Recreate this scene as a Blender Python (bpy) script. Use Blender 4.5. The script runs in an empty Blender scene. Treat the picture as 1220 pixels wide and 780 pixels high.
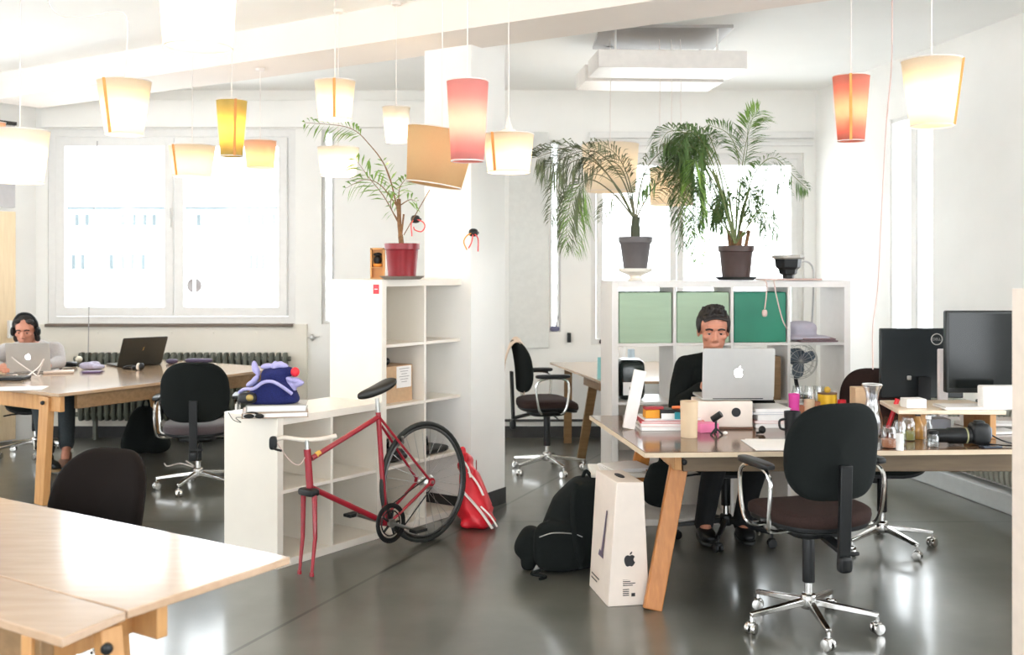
import bpy, bmesh, math, random
from mathutils import Vector, Matrix
R = math.radians
random.seed(7)
SC = bpy.context.scene
COL = SC.collection
# ------------------------------------------------------------------ camera, sky, exposure
E = 1.58          # eye height
F = 1232.0        # focal length in pixels of the 1220 px wide frame
HZ = 318.0        # the horizon's row
cam_d = bpy.data.cameras.new('camera')
cam_d.sensor_width = 36.0
cam_d.lens = F / 1220.0 * 36.0
cam_d.shift_y = (HZ - 390.0) / 1220.0
cam_d.clip_end = 300
cam_d.dof.use_dof = True
cam_d.dof.focus_distance = 5.2
cam_d.dof.aperture_fstop = 3.2
cam = bpy.data.objects.new('camera', cam_d)
cam.location = (0, 0, E)
cam.rotation_euler = (R(90), 0, 0)
COL.objects.link(cam)
SC.camera = cam
SC.view_settings.view_transform = 'Standard'
SC.view_settings.look = 'None'
SC.view_settings.gamma = 1.0
SC.view_settings.use_curve_mapping = False
SC.view_settings.exposure = 1.75
world = bpy.data.worlds.new('sky')
SC.world = world
world.use_nodes = True
wn = world.node_tree
bg = wn.nodes['Background']
bg.inputs[0].default_value = (0.93, 0.97, 1.0, 1)
bg.inputs[1].default_value = 2.6
SC.cycles.max_bounces = 12
SC.cycles.diffuse_bounces = 7
SC.cycles.transparent_max_bounces = 12
SC.cycles.use_denoising = True
SC.cycles.sample_clamp_indirect = 6.0

def P(px, py, D):
    return Vector(((px - 610.0) / F * D, D, E - (py - HZ) / F * D))
def G(px, py, z=0.0):
    D = (E - z) * F / (py - HZ)
    return Vector(((px - 610.0) / F * D, D, z))

# ------------------------------------------------------------------ materials
MATS = {}
def mat(name, col, rough=0.5, metal=0.0, noise=0.0, nscale=20.0, bump=0.0, spec=0.5, col2=None, stretch=(1, 1, 1), sheen=0.0, coat=0.0):
    m = bpy.data.materials.new(name); m.use_nodes = True
    nt = m.node_tree; b = nt.nodes['Principled BSDF']
    b.inputs['Roughness'].default_value = rough
    b.inputs['Metallic'].default_value = metal
    b.inputs['Specular IOR Level'].default_value = spec
    if sheen: b.inputs['Sheen Weight'].default_value = sheen
    if coat:
        b.inputs['Coat Weight'].default_value = coat; b.inputs['Coat Roughness'].default_value = 0.12
    c = tuple(col) + (1,)
    tc = nt.nodes.new('ShaderNodeTexCoord'); mp = nt.nodes.new('ShaderNodeMapping')
    mp.inputs['Scale'].default_value = stretch
    nt.links.new(tc.outputs['Object'], mp.inputs[0])
    nz = nt.nodes.new('ShaderNodeTexNoise'); nz.inputs['Scale'].default_value = nscale
    nz.inputs['Detail'].default_value = 5
    nt.links.new(mp.outputs[0], nz.inputs['Vector'])
    rp = nt.nodes.new('ShaderNodeValToRGB')
    c2 = tuple(col2) + (1,) if col2 else tuple(x * (1 - noise) for x in col) + (1,)
    rp.color_ramp.elements[0].position = 0.35; rp.color_ramp.elements[1].position = 0.65
    rp.color_ramp.elements[0].color = c2; rp.color_ramp.elements[1].color = c
    nt.links.new(nz.outputs['Fac'], rp.inputs[0])
    nt.links.new(rp.outputs[0], b.inputs['Base Color'])
    if bump:
        bp = nt.nodes.new('ShaderNodeBump'); bp.inputs['Strength'].default_value = bump
        bp.inputs['Distance'].default_value = 0.01
        nt.links.new(nz.outputs['Fac'], bp.inputs['Height']); nt.links.new(bp.outputs[0], b.inputs['Normal'])
    MATS[name] = m
    return m
def emis(name, col, s):
    m = bpy.data.materials.new(name); m.use_nodes = True; nt = m.node_tree
    nt.nodes.remove(nt.nodes['Principled BSDF'])
    e = nt.nodes.new('ShaderNodeEmission'); e.inputs[0].default_value = tuple(col) + (1,); e.inputs[1].default_value = s
    nt.links.new(e.outputs[0], nt.nodes['Material Output'].inputs[0]); return m
def glassmat(name, tint=(1, 1, 1), refl=0.08, rough=0.02):
    m = bpy.data.materials.new(name); m.use_nodes = True; nt = m.node_tree
    nt.nodes.remove(nt.nodes['Principled BSDF'])
    t = nt.nodes.new('ShaderNodeBsdfTransparent'); t.inputs[0].default_value = tuple(tint) + (1,)
    g = nt.nodes.new('ShaderNodeBsdfGlossy'); g.inputs['Roughness'].default_value = rough
    lw = nt.nodes.new('ShaderNodeLayerWeight'); lw.inputs[0].default_value = 0.5
    fr = nt.nodes.new('ShaderNodeMath'); fr.operation = 'POWER'; fr.inputs[1].default_value = 4.0; nt.links.new(lw.outputs['Facing'], fr.inputs[0])
    mx = nt.nodes.new('ShaderNodeMixShader')
    ad = nt.nodes.new('ShaderNodeMath'); ad.operation = 'ADD'; ad.inputs[1].default_value = refl; ad.use_clamp = True
    nt.links.new(fr.outputs[0], ad.inputs[0]); nt.links.new(ad.outputs[0], mx.inputs[0])
    nt.links.new(t.outputs[0], mx.inputs[1]); nt.links.new(g.outputs[0], mx.inputs[2])
    nt.links.new(mx.outputs[0], nt.nodes['Material Output'].inputs[0]); return m
def shademat(name, col, tr=0.55):
    m = bpy.data.materials.new(name); m.use_nodes = True; nt = m.node_tree
    nt.nodes.remove(nt.nodes['Principled BSDF'])
    d = nt.nodes.new('ShaderNodeBsdfDiffuse'); d.inputs[0].default_value = tuple(col) + (1,)
    t = nt.nodes.new('ShaderNodeBsdfTranslucent')
    nz = nt.nodes.new('ShaderNodeTexNoise'); nz.inputs['Scale'].default_value = 60
    mc = nt.nodes.new('ShaderNodeMix'); mc.data_type = 'RGBA'
    mc.inputs['A'].default_value = tuple(col) + (1,); mc.inputs['B'].default_value = tuple(c * 0.88 for c in col) + (1,)
    nt.links.new(nz.outputs['Fac'], mc.inputs['Factor']); nt.links.new(mc.outputs['Result'], t.inputs[0])
    mx = nt.nodes.new('ShaderNodeMixShader'); mx.inputs[0].default_value = tr
    nt.links.new(d.outputs[0], mx.inputs[1]); nt.links.new(t.outputs[0], mx.inputs[2])
    nt.links.new(mx.outputs[0], nt.nodes['Material Output'].inputs[0]); return m
def wood(name, c1, c2, rough=0.4, sx=(1, 8, 8), coat=0.0):
    return mat(name, c1, rough, noise=0, col2=c2, nscale=5, stretch=sx, bump=0.02, coat=coat)

M_wall = mat('white_plaster', (0.86, 0.85, 0.82), 0.85, noise=0.03, nscale=3, bump=0.03)
M_wallc = mat('cream_plaster', (0.80, 0.76, 0.68), 0.85, noise=0.04, nscale=3, bump=0.03)
M_beam = mat('beam_plaster', (0.83, 0.76, 0.70), 0.9, noise=0.03, nscale=2, bump=0.02)
M_ceil = mat('ceiling_white', (0.90, 0.90, 0.88), 0.9, noise=0.02, nscale=2)
M_frame = mat('window_frame_white', (0.78, 0.77, 0.75), 0.4, noise=0.03)
M_base = mat('dark_skirting', (0.035, 0.035, 0.035), 0.6, noise=0.2)
M_white = mat('white_laminate', (0.80, 0.75, 0.67), 0.35, noise=0.03, nscale=6)
M_whitei = mat('white_laminate_cool', (0.80, 0.80, 0.77), 0.4, noise=0.03, nscale=6)
M_edge = mat('laminate_edge', (0.66, 0.53, 0.38), 0.5, noise=0.08)
M_top = wood('table_top_laminate', (0.47, 0.32, 0.20), (0.42, 0.28, 0.175), 0.16, (1, 6, 6), coat=0.6)
M_topf = wood('front_table_top', (0.56, 0.38, 0.25), (0.50, 0.33, 0.21), 0.16, (1, 6, 6), coat=0.7)
M_topd = wood('dark_table_top', (0.17, 0.10, 0.06), (0.16, 0.095, 0.06), 0.14, (1, 6, 6), coat=0.15)
M_pine = wood('pine', (0.58, 0.31, 0.12), (0.49, 0.24, 0.085), 0.45, (9, 9, 1))
M_pineo = wood('orange_pine', (0.52, 0.20, 0.045), (0.42, 0.15, 0.03), 0.4, (9, 9, 1))
M_rail = wood('rail_wood', (0.27, 0.155, 0.07), (0.21, 0.12, 0.05), 0.5, (1, 9, 9))
M_raild = wood('dark_rail_wood', (0.16, 0.11, 0.06), (0.12, 0.08, 0.045), 0.5, (1, 9, 9))
M_ply = wood('light_plywood', (0.80, 0.62, 0.40), (0.74, 0.56, 0.35), 0.5, (9, 9, 1))
M_black = mat('black_fabric', (0.006, 0.0085, 0.008), 0.9, noise=0.3, nscale=300, bump=0.1, spec=0.25)
M_brownf = mat('brown_fabric', (0.035, 0.018, 0.015), 0.9, noise=0.3, nscale=200, bump=0.1, spec=0.25)
M_greyf = mat('mauve_fabric', (0.07, 0.05, 0.055), 0.9, noise=0.2, nscale=200, sheen=0.3)
M_bplast = mat('black_plastic', (0.008, 0.009, 0.010), 0.4, noise=0.1, spec=0.35)
M_chrome = mat('chrome', (0.75, 0.74, 0.72), 0.16, metal=1.0, noise=0.05)
M_silver = mat('silver_aluminium', (0.56, 0.55, 0.53), 0.38, metal=0.7, noise=0.03)
M_rad = mat('radiator_paint', (0.13, 0.14, 0.115), 0.5, noise=0.15)
M_radl = mat('pale_radiator_paint', (0.42, 0.42, 0.36), 0.5, noise=0.1)
M_red = mat('red_frame_paint', (0.33, 0.006, 0.02), 0.28, noise=0.08, coat=0.5)
M_redb = mat('bright_red', (0.72, 0.015, 0.03), 0.4, noise=0.1)
M_pot = mat('dark_red_pot', (0.24, 0.006, 0.012), 0.35, noise=0.1)
M_rub = mat('rubber', (0.02, 0.022, 0.02), 0.7, noise=0.2)
M_steel = mat('steel', (0.55, 0.55, 0.53), 0.3, metal=1.0, noise=0.1)
M_cream = mat('cream_tape', (0.75, 0.68, 0.60), 0.5, noise=0.1)
M_card = mat('cardboard', (0.56, 0.37, 0.22), 0.8, noise=0.08, nscale=40)
M_cup = mat('kraft_cup', (0.66, 0.50, 0.33), 0.6, noise=0.05)
M_paper = mat('paper', (0.86, 0.84, 0.82), 0.6, noise=0.03)
M_boxw = mat('box_white_card', (0.80, 0.70, 0.62), 0.45, noise=0.03)
M_glow = emis('white_logo_light', (1, 0.93, 1), 1.6)
M_ink = mat('black_print', (0.015, 0.015, 0.018), 0.5, noise=0.1)
M_skin = mat('skin', (0.56, 0.24, 0.155), 0.5, noise=0.08, nscale=40)
M_hair = mat('dark_hair', (0.016, 0.011, 0.009), 0.6, noise=0.4, nscale=120, bump=0.4, stretch=(1, 1, .3))
M_shirt = mat('black_jumper', (0.006, 0.008, 0.0075), 0.95, noise=0.3, nscale=150, bump=0.15, spec=0.2)
M_trou = mat('dark_jeans', (0.007, 0.008, 0.010), 0.95, noise=0.3, nscale=150)
M_sweat = mat('grey_sweater', (0.46, 0.43, 0.42), 0.95, noise=0.12, nscale=120, bump=0.15)
M_jean2 = mat('slate_jeans', (0.035, 0.045, 0.05), 0.9, noise=0.3, nscale=120)
M_eyew = mat('eye_white', (0.38, 0.30, 0.27), 0.3)
M_leaf = mat('palm_leaf', (0.14, 0.24, 0.07), 0.5, noise=0, col2=(0.09, 0.16, 0.05), nscale=8)
M_leafl = mat('fresh_palm_leaf', (0.26, 0.42, 0.09), 0.5, noise=0, col2=(0.16, 0.30, 0.06), nscale=8)
M_leafg = mat('greygreen_palm_leaf', (0.18, 0.22, 0.11), 0.5, noise=0, col2=(0.13, 0.15, 0.08), nscale=8)
M_trunk = mat('palm_stem', (0.28, 0.14, 0.06), 0.8, noise=0.4, nscale=60, bump=0.5)
M_soil = mat('soil', (0.04, 0.025, 0.015), 1.0, noise=0.5, nscale=120, bump=0.6)
M_gpot = mat('grey_pot', (0.12, 0.105, 0.105), 0.5, noise=0.1)
M_dpot = mat('brown_pot', (0.07, 0.04, 0.035), 0.5, noise=0.15)
M_lgreen = mat('pale_green_panel', (0.36, 0.48, 0.34), 0.6, noise=0.07, nscale=4, stretch=(1, 1, 7))
M_dgreen = mat('deep_green_panel', (0.01, 0.22, 0.13), 0.45, noise=0.2, nscale=3)
M_glass = glassmat('window_glass', (0.99, 1, 1), 0.03)
M_jar = glassmat('jar_glass', (0.93, 0.96, 0.96), 0.16, 0.05)
M_blue = mat('royal_blue_plush', (0.010, 0.016, 0.12), 0.95, noise=0.3, nscale=150, bump=0.3)
M_lilac = mat('lilac_plush', (0.42, 0.40, 0.70), 0.95, noise=0.1, nscale=150, bump=0.3)
M_cord = mat('pale_cord', (0.66, 0.50, 0.46), 0.6, noise=0.05)
M_cordw = mat('white_cord', (0.8, 0.74, 0.70), 0.6, noise=0.05)
M_facade = mat('pale_facade', (0.80, 0.82, 0.82), 0.9, noise=0.05, nscale=.3)
M_fwin = mat('facade_window', (0.045, 0.062, 0.068), 0.3, noise=0.2, nscale=2)
M_screen = mat('black_screen', (0.006, 0.008, 0.008), 0.12, noise=0.1, spec=0.3)
M_fblue = mat('fan_blue_grey', (0.10, 0.13, 0.16), 0.4, noise=0.1)
def simple(name, c, r=0.5, **k): return mat(name, c, r, noise=k.pop('noise', 0.06), **k)

# floor: polished concrete with two joints
def floor_mat():
    m = bpy.data.materials.new('polished_concrete'); m.use_nodes = True; nt = m.node_tree
    b = nt.nodes['Principled BSDF']; N = nt.nodes.new; L = nt.links.new
    tc = N('ShaderNodeTexCoord')
    n1 = N('ShaderNodeTexNoise'); n1.inputs['Scale'].default_value = 1.3; n1.inputs['Detail'].default_value = 5; n1.inputs['Roughness'].default_value = 0.55
    L(tc.outputs['Object'], n1.inputs['Vector'])
    r1 = N('ShaderNodeValToRGB'); r1.color_ramp.elements[0].position = 0.3; r1.color_ramp.elements[1].position = 0.75
    r1.color_ramp.elements[0].color = (0.052, 0.053, 0.043, 1); r1.color_ramp.elements[1].color = (0.15, 0.15, 0.13, 1)
    L(n1.outputs['Fac'], r1.inputs[0])
    sep = N('ShaderNodeSeparateXYZ'); L(tc.outputs['Object'], sep.inputs[0])
    last = None
    for (nx, ny, c) in ((0.9215, -0.3883, 0.9215 * -1.16 - 0.3883 * 4.21), (0.0, 1.0, 6.42), (0.9215, -0.3883, 2.6)):
        a = N('ShaderNodeMath'); a.operation = 'MULTIPLY'; a.inputs[1].default_value = nx; L(sep.outputs[0], a.inputs[0])
        d = N('ShaderNodeMath'); d.operation = 'MULTIPLY_ADD'; d.inputs[1].default_value = ny; L(sep.outputs[1], d.inputs[0]); L(a.outputs[0], d.inputs[2])
        e = N('ShaderNodeMath'); e.operation = 'SUBTRACT'; e.inputs[1].default_value = c; L(d.outputs[0], e.inputs[0])
        f = N('ShaderNodeMath'); f.operation = 'ABSOLUTE'; L(e.outputs[0], f.inputs[0])
        g = N('ShaderNodeMath'); g.operation = 'LESS_THAN'; g.inputs[1].default_value = 0.010; L(f.outputs[0], g.inputs[0])
        if last is None: last = g
        else:
            h = N('ShaderNodeMath'); h.operation = 'MAXIMUM'; L(last.outputs[0], h.inputs[0]); L(g.outputs[0], h.inputs[1]); last = h
    mx = N('ShaderNodeMix'); mx.data_type = 'RGBA'; mx.inputs['B'].default_value = (0.022, 0.022, 0.020, 1)
    L(last.outputs[0], mx.inputs['Factor']); L(r1.outputs[0], mx.inputs['A']); L(mx.outputs['Result'], b.inputs['Base Color'])
    n2 = N('ShaderNodeTexNoise'); n2.inputs['Scale'].default_value = 2.2; n2.inputs['Detail'].default_value = 6
    L(tc.outputs['Object'], n2.inputs['Vector'])
    mr = N('ShaderNodeMapRange'); mr.inputs['From Min'].default_value = 0.3; mr.inputs['From Max'].default_value = 0.7
    mr.inputs['To Min'].default_value = 0.28; mr.inputs['To Max'].default_value = 0.33
    L(n2.outputs['Fac'], mr.inputs['Value']); L(mr.outputs['Result'], b.inputs['Roughness'])
    b.inputs['Specular IOR Level'].default_value = 0.7
    b.inputs['Coat Weight'].default_value = 0.55; b.inputs['Coat Roughness'].default_value = 0.13
    return m
M_floor = floor_mat()

# ------------------------------------------------------------------ builders
OFF = {}
def catmull(pts, n=8):
    pts = [Vector(p) for p in pts]
    if len(pts) < 3: return pts
    out = []
    q = [pts[0] * 2 - pts[1]] + pts + [pts[-1] * 2 - pts[-2]]
    for i in range(1, len(q) - 2):
        a, b, c, d = q[i-1], q[i], q[i+1], q[i+2]
        for k in range(n):
            t = k / n
            out.append(0.5 * ((2*b) + (c-a)*t + (2*a-5*b+4*c-d)*t*t + (3*b-a-3*c+d)*t*t*t))
    out.append(pts[-1]); return out

class MB:
    def __init__(s): s.v = []; s.f = []; s.m = []; s.X = None
    def add(s, vs, fs, mi=0):
        o = len(s.v)
        if s.X is not None: vs = [s.X @ Vector(v) for v in vs]
        s.v += [Vector(v) for v in vs]
        for f in fs: s.f.append([i + o for i in f]); s.m.append(mi)
    def box(s, c, d, rz=0.0, mi=0, M=None):
        c = Vector(c); hx, hy, hz = d[0]/2, d[1]/2, d[2]/2
        m = M if M is not None else Matrix.Rotation(rz, 3, 'Z')
        vs = [c + m @ Vector((x*hx, y*hy, z*hz)) for x, y, z in ((-1,-1,-1),(1,-1,-1),(1,1,-1),(-1,1,-1),(-1,-1,1),(1,-1,1),(1,1,1),(-1,1,1))]
        s.add(vs, [(0,3,2,1),(4,5,6,7),(0,1,5,4),(1,2,6,5),(2,3,7,6),(3,0,4,7)], mi)
        return s
    def bar(s, a, b, w, h, up=(0, 0, 1), mi=0, w2=None, h2=None):
        a = Vector(a); b = Vector(b); d = (b-a).normalized(); up = Vector(up)
        x = d.cross(up).normalized(); y = x.cross(d).normalized()
        w2 = w2 or w; h2 = h2 or h; vs = []
        for p, ww, hh in ((a, w, h), (b, w2, h2)):
            for sx, sy in ((-1,-1),(1,-1),(1,1),(-1,1)): vs.append(p + x*sx*ww/2 + y*sy*hh/2)
        s.add(vs, [(0,3,2,1),(4,5,6,7),(0,1,5,4),(1,2,6,5),(2,3,7,6),(3,0,4,7)], mi); return s
    def prism(s, poly, z0, z1, mi=0):
        n = len(poly)
        ar = sum(poly[i][0]*poly[(i+1)%n][1]-poly[(i+1)%n][0]*poly[i][1] for i in range(n))
        if ar < 0: poly = list(reversed(poly))
        vs = [(p[0], p[1], z0) for p in poly] + [(p[0], p[1], z1) for p in poly]
        s.add(vs, [list(range(n-1, -1, -1)), list(range(n, 2*n))] + [(i, (i+1)%n, n+(i+1)%n, n+i) for i in range(n)], mi); return s
    def extr(s, pts2, o, ax, ay, an, th, mi=0):
        # outline in the plane (ax, ay) at o, thickness th along an
        o = Vector(o); ax = Vector(ax); ay = Vector(ay); an = Vector(an); n = len(pts2)
        a = [o + ax*p[0] + ay*p[1] for p in pts2]; b = [p + an*th for p in a]
        s.add(a + b, [list(range(n-1, -1, -1)), list(range(n, 2*n))] + [(i, (i+1)%n, n+(i+1)%n, n+i) for i in range(n)], mi); return s
    def tube(s, pts, r, n=8, mi=0, caps=True, closed=False, flat=1.0):
        pts = [Vector(p) for p in pts]; N = len(pts)
        rs = r if isinstance(r, (list, tuple)) else [r]*N
        t0 = (pts[1]-pts[0]).normalized()
        up = Vector((0,0,1)) if abs(t0.z) < 0.9 else Vector((1,0,0))
        x = t0.cross(up).normalized(); vs = []
        for i, p in enumerate(pts):
            if closed: t = (pts[(i+1)%N]-pts[i-1]).normalized()
            else: t = (pts[min(i+1,N-1)]-pts[max(i-1,0)]).normalized()
            x = (x - t*x.dot(t)).normalized(); y = t.cross(x)
            for k in range(n):
                a = 2*math.pi*k/n; vs.append(p + (x*math.cos(a) + y*math.sin(a)*flat)*rs[i])
        fs = []
        for i in range(N if closed else N-1):
            j = (i+1) % N
            for k in range(n): fs.append((i*n+k, i*n+(k+1)%n, j*n+(k+1)%n, j*n+k))
        if caps and not closed: fs.append(list(range(n-1,-1,-1))); fs.append([(N-1)*n+k for k in range(n)])
        s.add(vs, fs, mi); return s
    def lathe(s, prof, c=(0,0,0), n=24, M=None, mi=0, caps=True, sx=1.0, sy=1.0):
        c = Vector(c); vs = []; M = M if M is not None else Matrix.Identity(3)
        for r, z in prof:
            for k in range(n):
                a = 2*math.pi*k/n; vs.append(c + M @ Vector((r*math.cos(a)*sx, r*math.sin(a)*sy, z)))
        fs = []
        for i in range(len(prof)-1):
            for k in range(n): fs.append((i*n+k, i*n+(k+1)%n, (i+1)*n+(k+1)%n, (i+1)*n+k))
        if caps: fs.append(list(range(n-1,-1,-1))); fs.append([(len(prof)-1)*n+k for k in range(n)])
        s.add(vs, fs, mi); return s
    def sell(s, c, r, e1=1.0, e2=1.0, M=None, nu=24, nv=14, mi=0, fn=None):
        # superellipsoid; e<1 is boxier. fn warps a local point
        def sp(w, e): return math.copysign(abs(w)**e, w)
        c = Vector(c); M = M if M is not None else Matrix.Identity(3); vs = []
        def pt(th, ph):
            q = Vector((r[0]*sp(math.cos(ph), e1)*sp(math.cos(th), e2), r[1]*sp(math.cos(ph), e1)*sp(math.sin(th), e2), r[2]*sp(math.sin(ph), e1)))
            if fn: q = fn(q)
            return c + M @ q
        vs.append(pt(0, -math.pi/2))
        for j in range(1, nv):
            ph = -math.pi/2 + math.pi*j/nv
            for i in range(nu): vs.append(pt(2*math.pi*i/nu, ph))
        vs.append(pt(0, math.pi/2)); fs = []
        for i in range(nu): fs.append((0, 1+(i+1)%nu, 1+i))
        for j in range(nv-2):
            for i in range(nu): fs.append((1+j*nu+i, 1+j*nu+(i+1)%nu, 1+(j+1)*nu+(i+1)%nu, 1+(j+1)*nu+i))
        top = len(vs)-1
        for i in range(nu): fs.append((1+(nv-2)*nu+i, 1+(nv-2)*nu+(i+1)%nu, top))
        s.add(vs, fs, mi); return s
    def ell(s, c, r, M=None, mi=0, nu=20, nv=12): return s.sell(c, r, 1, 1, M, nu, nv, mi)
    def cap(s, a, b, r0, r1=None, n=14, mi=0):
        a = Vector(a); b = Vector(b); r1 = r0 if r1 is None else r1; d = (b-a).normalized()
        pts = []; rs = []
        for t in (0.02, 0.3, 0.6, 0.85): pts.append(a - d*r0*math.sqrt(max(0, 1-t*t))); rs.append(r0*t)
        pts.append(a); rs.append(r0); pts.append(b); rs.append(r1)
        for t in (0.85, 0.6, 0.3, 0.02): pts.append(b + d*r1*math.sqrt(max(0, 1-t*t))); rs.append(r1*t)
        return s.tube(pts, rs, n, mi)
    def chain(s, pts, rs):
        for i in range(len(pts)-1): s.cap(pts[i], pts[i+1], rs[i], rs[i+1])
        return s
    def build(s, name, mats, parent=None, w=True, bevel=0.0, smooth=True, ang=40, remesh=0.0, sm=0, origin=None, solid=0.0):
        if not isinstance(mats, (list, tuple)): mats = [mats]
        me = bpy.data.meshes.new(name)
        o = bpy.data.objects.new(name, me)
        off = Vector((0, 0, 0))
        if parent is not None and w: off = OFF.get(parent.name, Vector((0, 0, 0)))
        elif parent is None:
            if origin is not None: off = Vector(origin)
            else:
                xs = [v.x for v in s.v]; ys = [v.y for v in s.v]
                off = Vector(((min(xs)+max(xs))/2, (min(ys)+max(ys))/2, min(v.z for v in s.v)))
            o.location = off
        OFF[o.name] = off
        me.from_pydata([tuple(v - off) for v in s.v], [], s.f)
        for mm in mats: me.materials.append(mm)
        me.polygons.foreach_set('material_index', s.m)
        me.update()
        if smooth:
            me.polygons.foreach_set('use_smooth', [True]*len(me.polygons))
            if not remesh: me.set_sharp_from_angle(angle=R(ang))
        COL.objects.link(o)
        if parent is not None: o.parent = parent
        if solid:
            md = o.modifiers.new('thick', 'SOLIDIFY'); md.thickness = solid
        if bevel:
            md = o.modifiers.new('bevel', 'BEVEL'); md.width = bevel; md.segments = 2; md.limit_method = 'ANGLE'; md.angle_limit = R(40)
        if remesh:
            md = o.modifiers.new('remesh', 'REMESH'); md.mode = 'VOXEL'; md.voxel_size = remesh; md.use_smooth_shade = True
            if sm:
                md = o.modifiers.new('smooth', 'SMOOTH'); md.iterations = sm; md.factor = 0.5
        return o

def tag(o, label=None, cat=None, group=None, kind=None):
    if label: o['label'] = label
    if cat: o['category'] = cat
    if group: o['group'] = group
    if kind: o['kind'] = kind
    return o
def thing(name, label, cat, loc=(0, 0, 0), rz=0.0, group=None):
    o = bpy.data.objects.new(name, None); COL.objects.link(o)
    o.location = loc; o.rotation_euler = (0, 0, rz); o.empty_display_size = 0.1
    OFF[o.name] = Vector(loc)
    return tag(o, label, cat, group)
def struct(name, mb, m, **k):
    o = mb.build(name, m, **k); o['kind'] = 'structure'; return o
def copy_tree(o, parent=None):
    c = o.copy(); COL.objects.link(c)
    if parent is not None: c.parent = parent
    for ch in list(o.children): copy_tree(ch, c)
    return c
def text_mesh(name, body, size, m, parent, o, ax, ay, depth=0.0005):
    cu = bpy.data.curves.new(name, 'FONT'); cu.body = body; cu.size = size; cu.align_x = 'CENTER'; cu.align_y = 'CENTER'
    to = bpy.data.objects.new('tmp_text', cu); COL.objects.link(to)
    dg = bpy.context.evaluated_depsgraph_get(); dg.update()
    me = bpy.data.meshes.new_from_object(to.evaluated_get(dg)); bpy.data.objects.remove(to); bpy.data.curves.remove(cu)
    me.name = name; me.materials.clear(); me.materials.append(m)
    o = Vector(o); ax = Vector(ax).normalized(); ay = Vector(ay).normalized()
    off = OFF.get(parent.name, Vector((0, 0, 0)))
    for v in me.vertices: v.co = o + ax*v.co.x + ay*v.co.y - off
    ob = bpy.data.objects.new(name, me); COL.objects.link(ob); ob.parent = parent; OFF[ob.name] = off
    return ob
APPLE = [(0,.30),(.10,.35),(.22,.36),(.33,.30),(.40,.21),(.32,.13),(.29,.02),(.33,-.10),(.42,-.18),(.36,-.32),(.27,-.44),(.18,-.50),(.09,-.48),(0,-.45),(-.09,-.48),(-.18,-.50),(-.28,-.43),(-.37,-.28),(-.42,-.10),(-.43,.06),(-.39,.20),(-.31,.30),(-.20,.36),(-.09,.34)]
LEAF = [(-.01,.40),(.02,.50),(.09,.58),(.19,.62),(.18,.52),(.12,.44),(.05,.40)]
def fruit_logo(parent, o, ax, ay, an, size, m, th=0.001):
    b = MB(); b.extr([(x*size, y*size) for x, y in APPLE], o, ax, ay, an, th); b.extr([(x*size, y*size) for x, y in LEAF], o, ax, ay, an, th)
    return b.build('logo', m, parent)
# ------------------------------------------------------------------ the room
U = Vector((0.534, 0.845, 0)); V = Vector((-0.845, 0.534, 0))   # the building grid on the left
YW = 9.6; CEIL = 3.22
b = MB(); b.box((0, 3.5, -0.05), (16, 15, 0.1)); struct('floor', b, M_floor, origin=(0, 0, 0))
b = MB(); b.box((0, 3.6, CEIL + 0.1), (16, 12.6, 0.2)); struct('ceiling', b, M_ceil, origin=(0, 0, CEIL))

def wall(name, a, c, z0, z1, holes, th, m, side=1):
    """wall from a to c with rectangular holes (s0, s1, z0, z1); thickness to the given side"""
    a = Vector((a[0], a[1], 0)); c = Vector((c[0], c[1], 0)); d = (c - a); L = d.length; d.normalize()
    n = Vector((-d.y, d.x, 0)) * side * th
    b = MB(); cuts = sorted(set([0, L] + [h[0] for h in holes] + [h[1] for h in holes]))
    for s0, s1 in zip(cuts[:-1], cuts[1:]):
        hs = [h for h in holes if h[0] <= s0 + 1e-6 and h[1] >= s1 - 1e-6]
        zz = [(z0, z1)] if not hs else [(z0, hs[0][2]), (hs[0][3], z1)]
        for q0, q1 in zz:
            if q1 - q0 < 1e-4: continue
            p = a + d*s0; q = a + d*s1
            b.prism([p, q, q + n, p + n], q0, q1)
    return struct(name, b, m)
def PX(px): return (px - 610) / F * YW
def PZ(py): return E - (py - HZ) / F * YW
X0 = -4.42
def s_(x): return x - X0
wl = (PX(57), PX(352), 1.05, 2.86)
ws = (PX(383), PX(399), 1.05, 2.86)
wr0 = (PX(655), PX(668), 0.98, 2.76)
wr1 = (PX(704), PX(958), 0.86, 2.64)
wall('wall_back', (X0, YW), (PX(972), YW), 0, CEIL, [(s_(h[0]), s_(h[1]), h[2], h[3]) for h in (wl, ws, wr0, wr1)], 0.3, M_wall)
cr = Vector((PX(972), YW, 0)); rd = Vector((0.164, -1, 0)).normalized()
def rw(D): return (YW - D) / -rd.y     # distance along the right wall to depth D
wall('wall_right', cr, cr + rd*12.3, 0, CEIL, [(rw(8.30), rw(8.0), 0.6, 2.76), (rw(7.93), rw(7.70), 0.6, 2.76), (rw(5.0), rw(2.4), 0.6, 2.8), (rw(1.4), rw(-1.6), 0.6, 2.8)], 0.06, M_wall)  # the two nearer openings are out of view, sized to let in side light
cl = Vector((X0, YW, 0))
wall('wall_left', cl, cl - U*4.6, 0, CEIL, [(1.6, 4.2, 1.0, 2.8)], 0.3, M_wall, -1)
wl2 = cl - U*4.6
wall('wall_near', wl2, Vector((wl2.x + 0.05, -2.5, 0)), 0, CEIL, [(0.8, 2.4, 0.9, 2.8), (4.6, 6.0, 0.9, 2.8)], 0.3, M_wall, -1)  # unseen wall, its openings kept small to dim the shelf sides

wall('added_wall_rear', (wl2.x, -2.5), ((cr + rd*12.3).x, -2.5), 0, CEIL, [(0.8, 4.6, 0.8, 2.85), (5.6, 9.6, 0.8, 2.85)], 0.3, M_wall, -1)  # unseen wall added to cut light from behind the camera, openings sized for that
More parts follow.
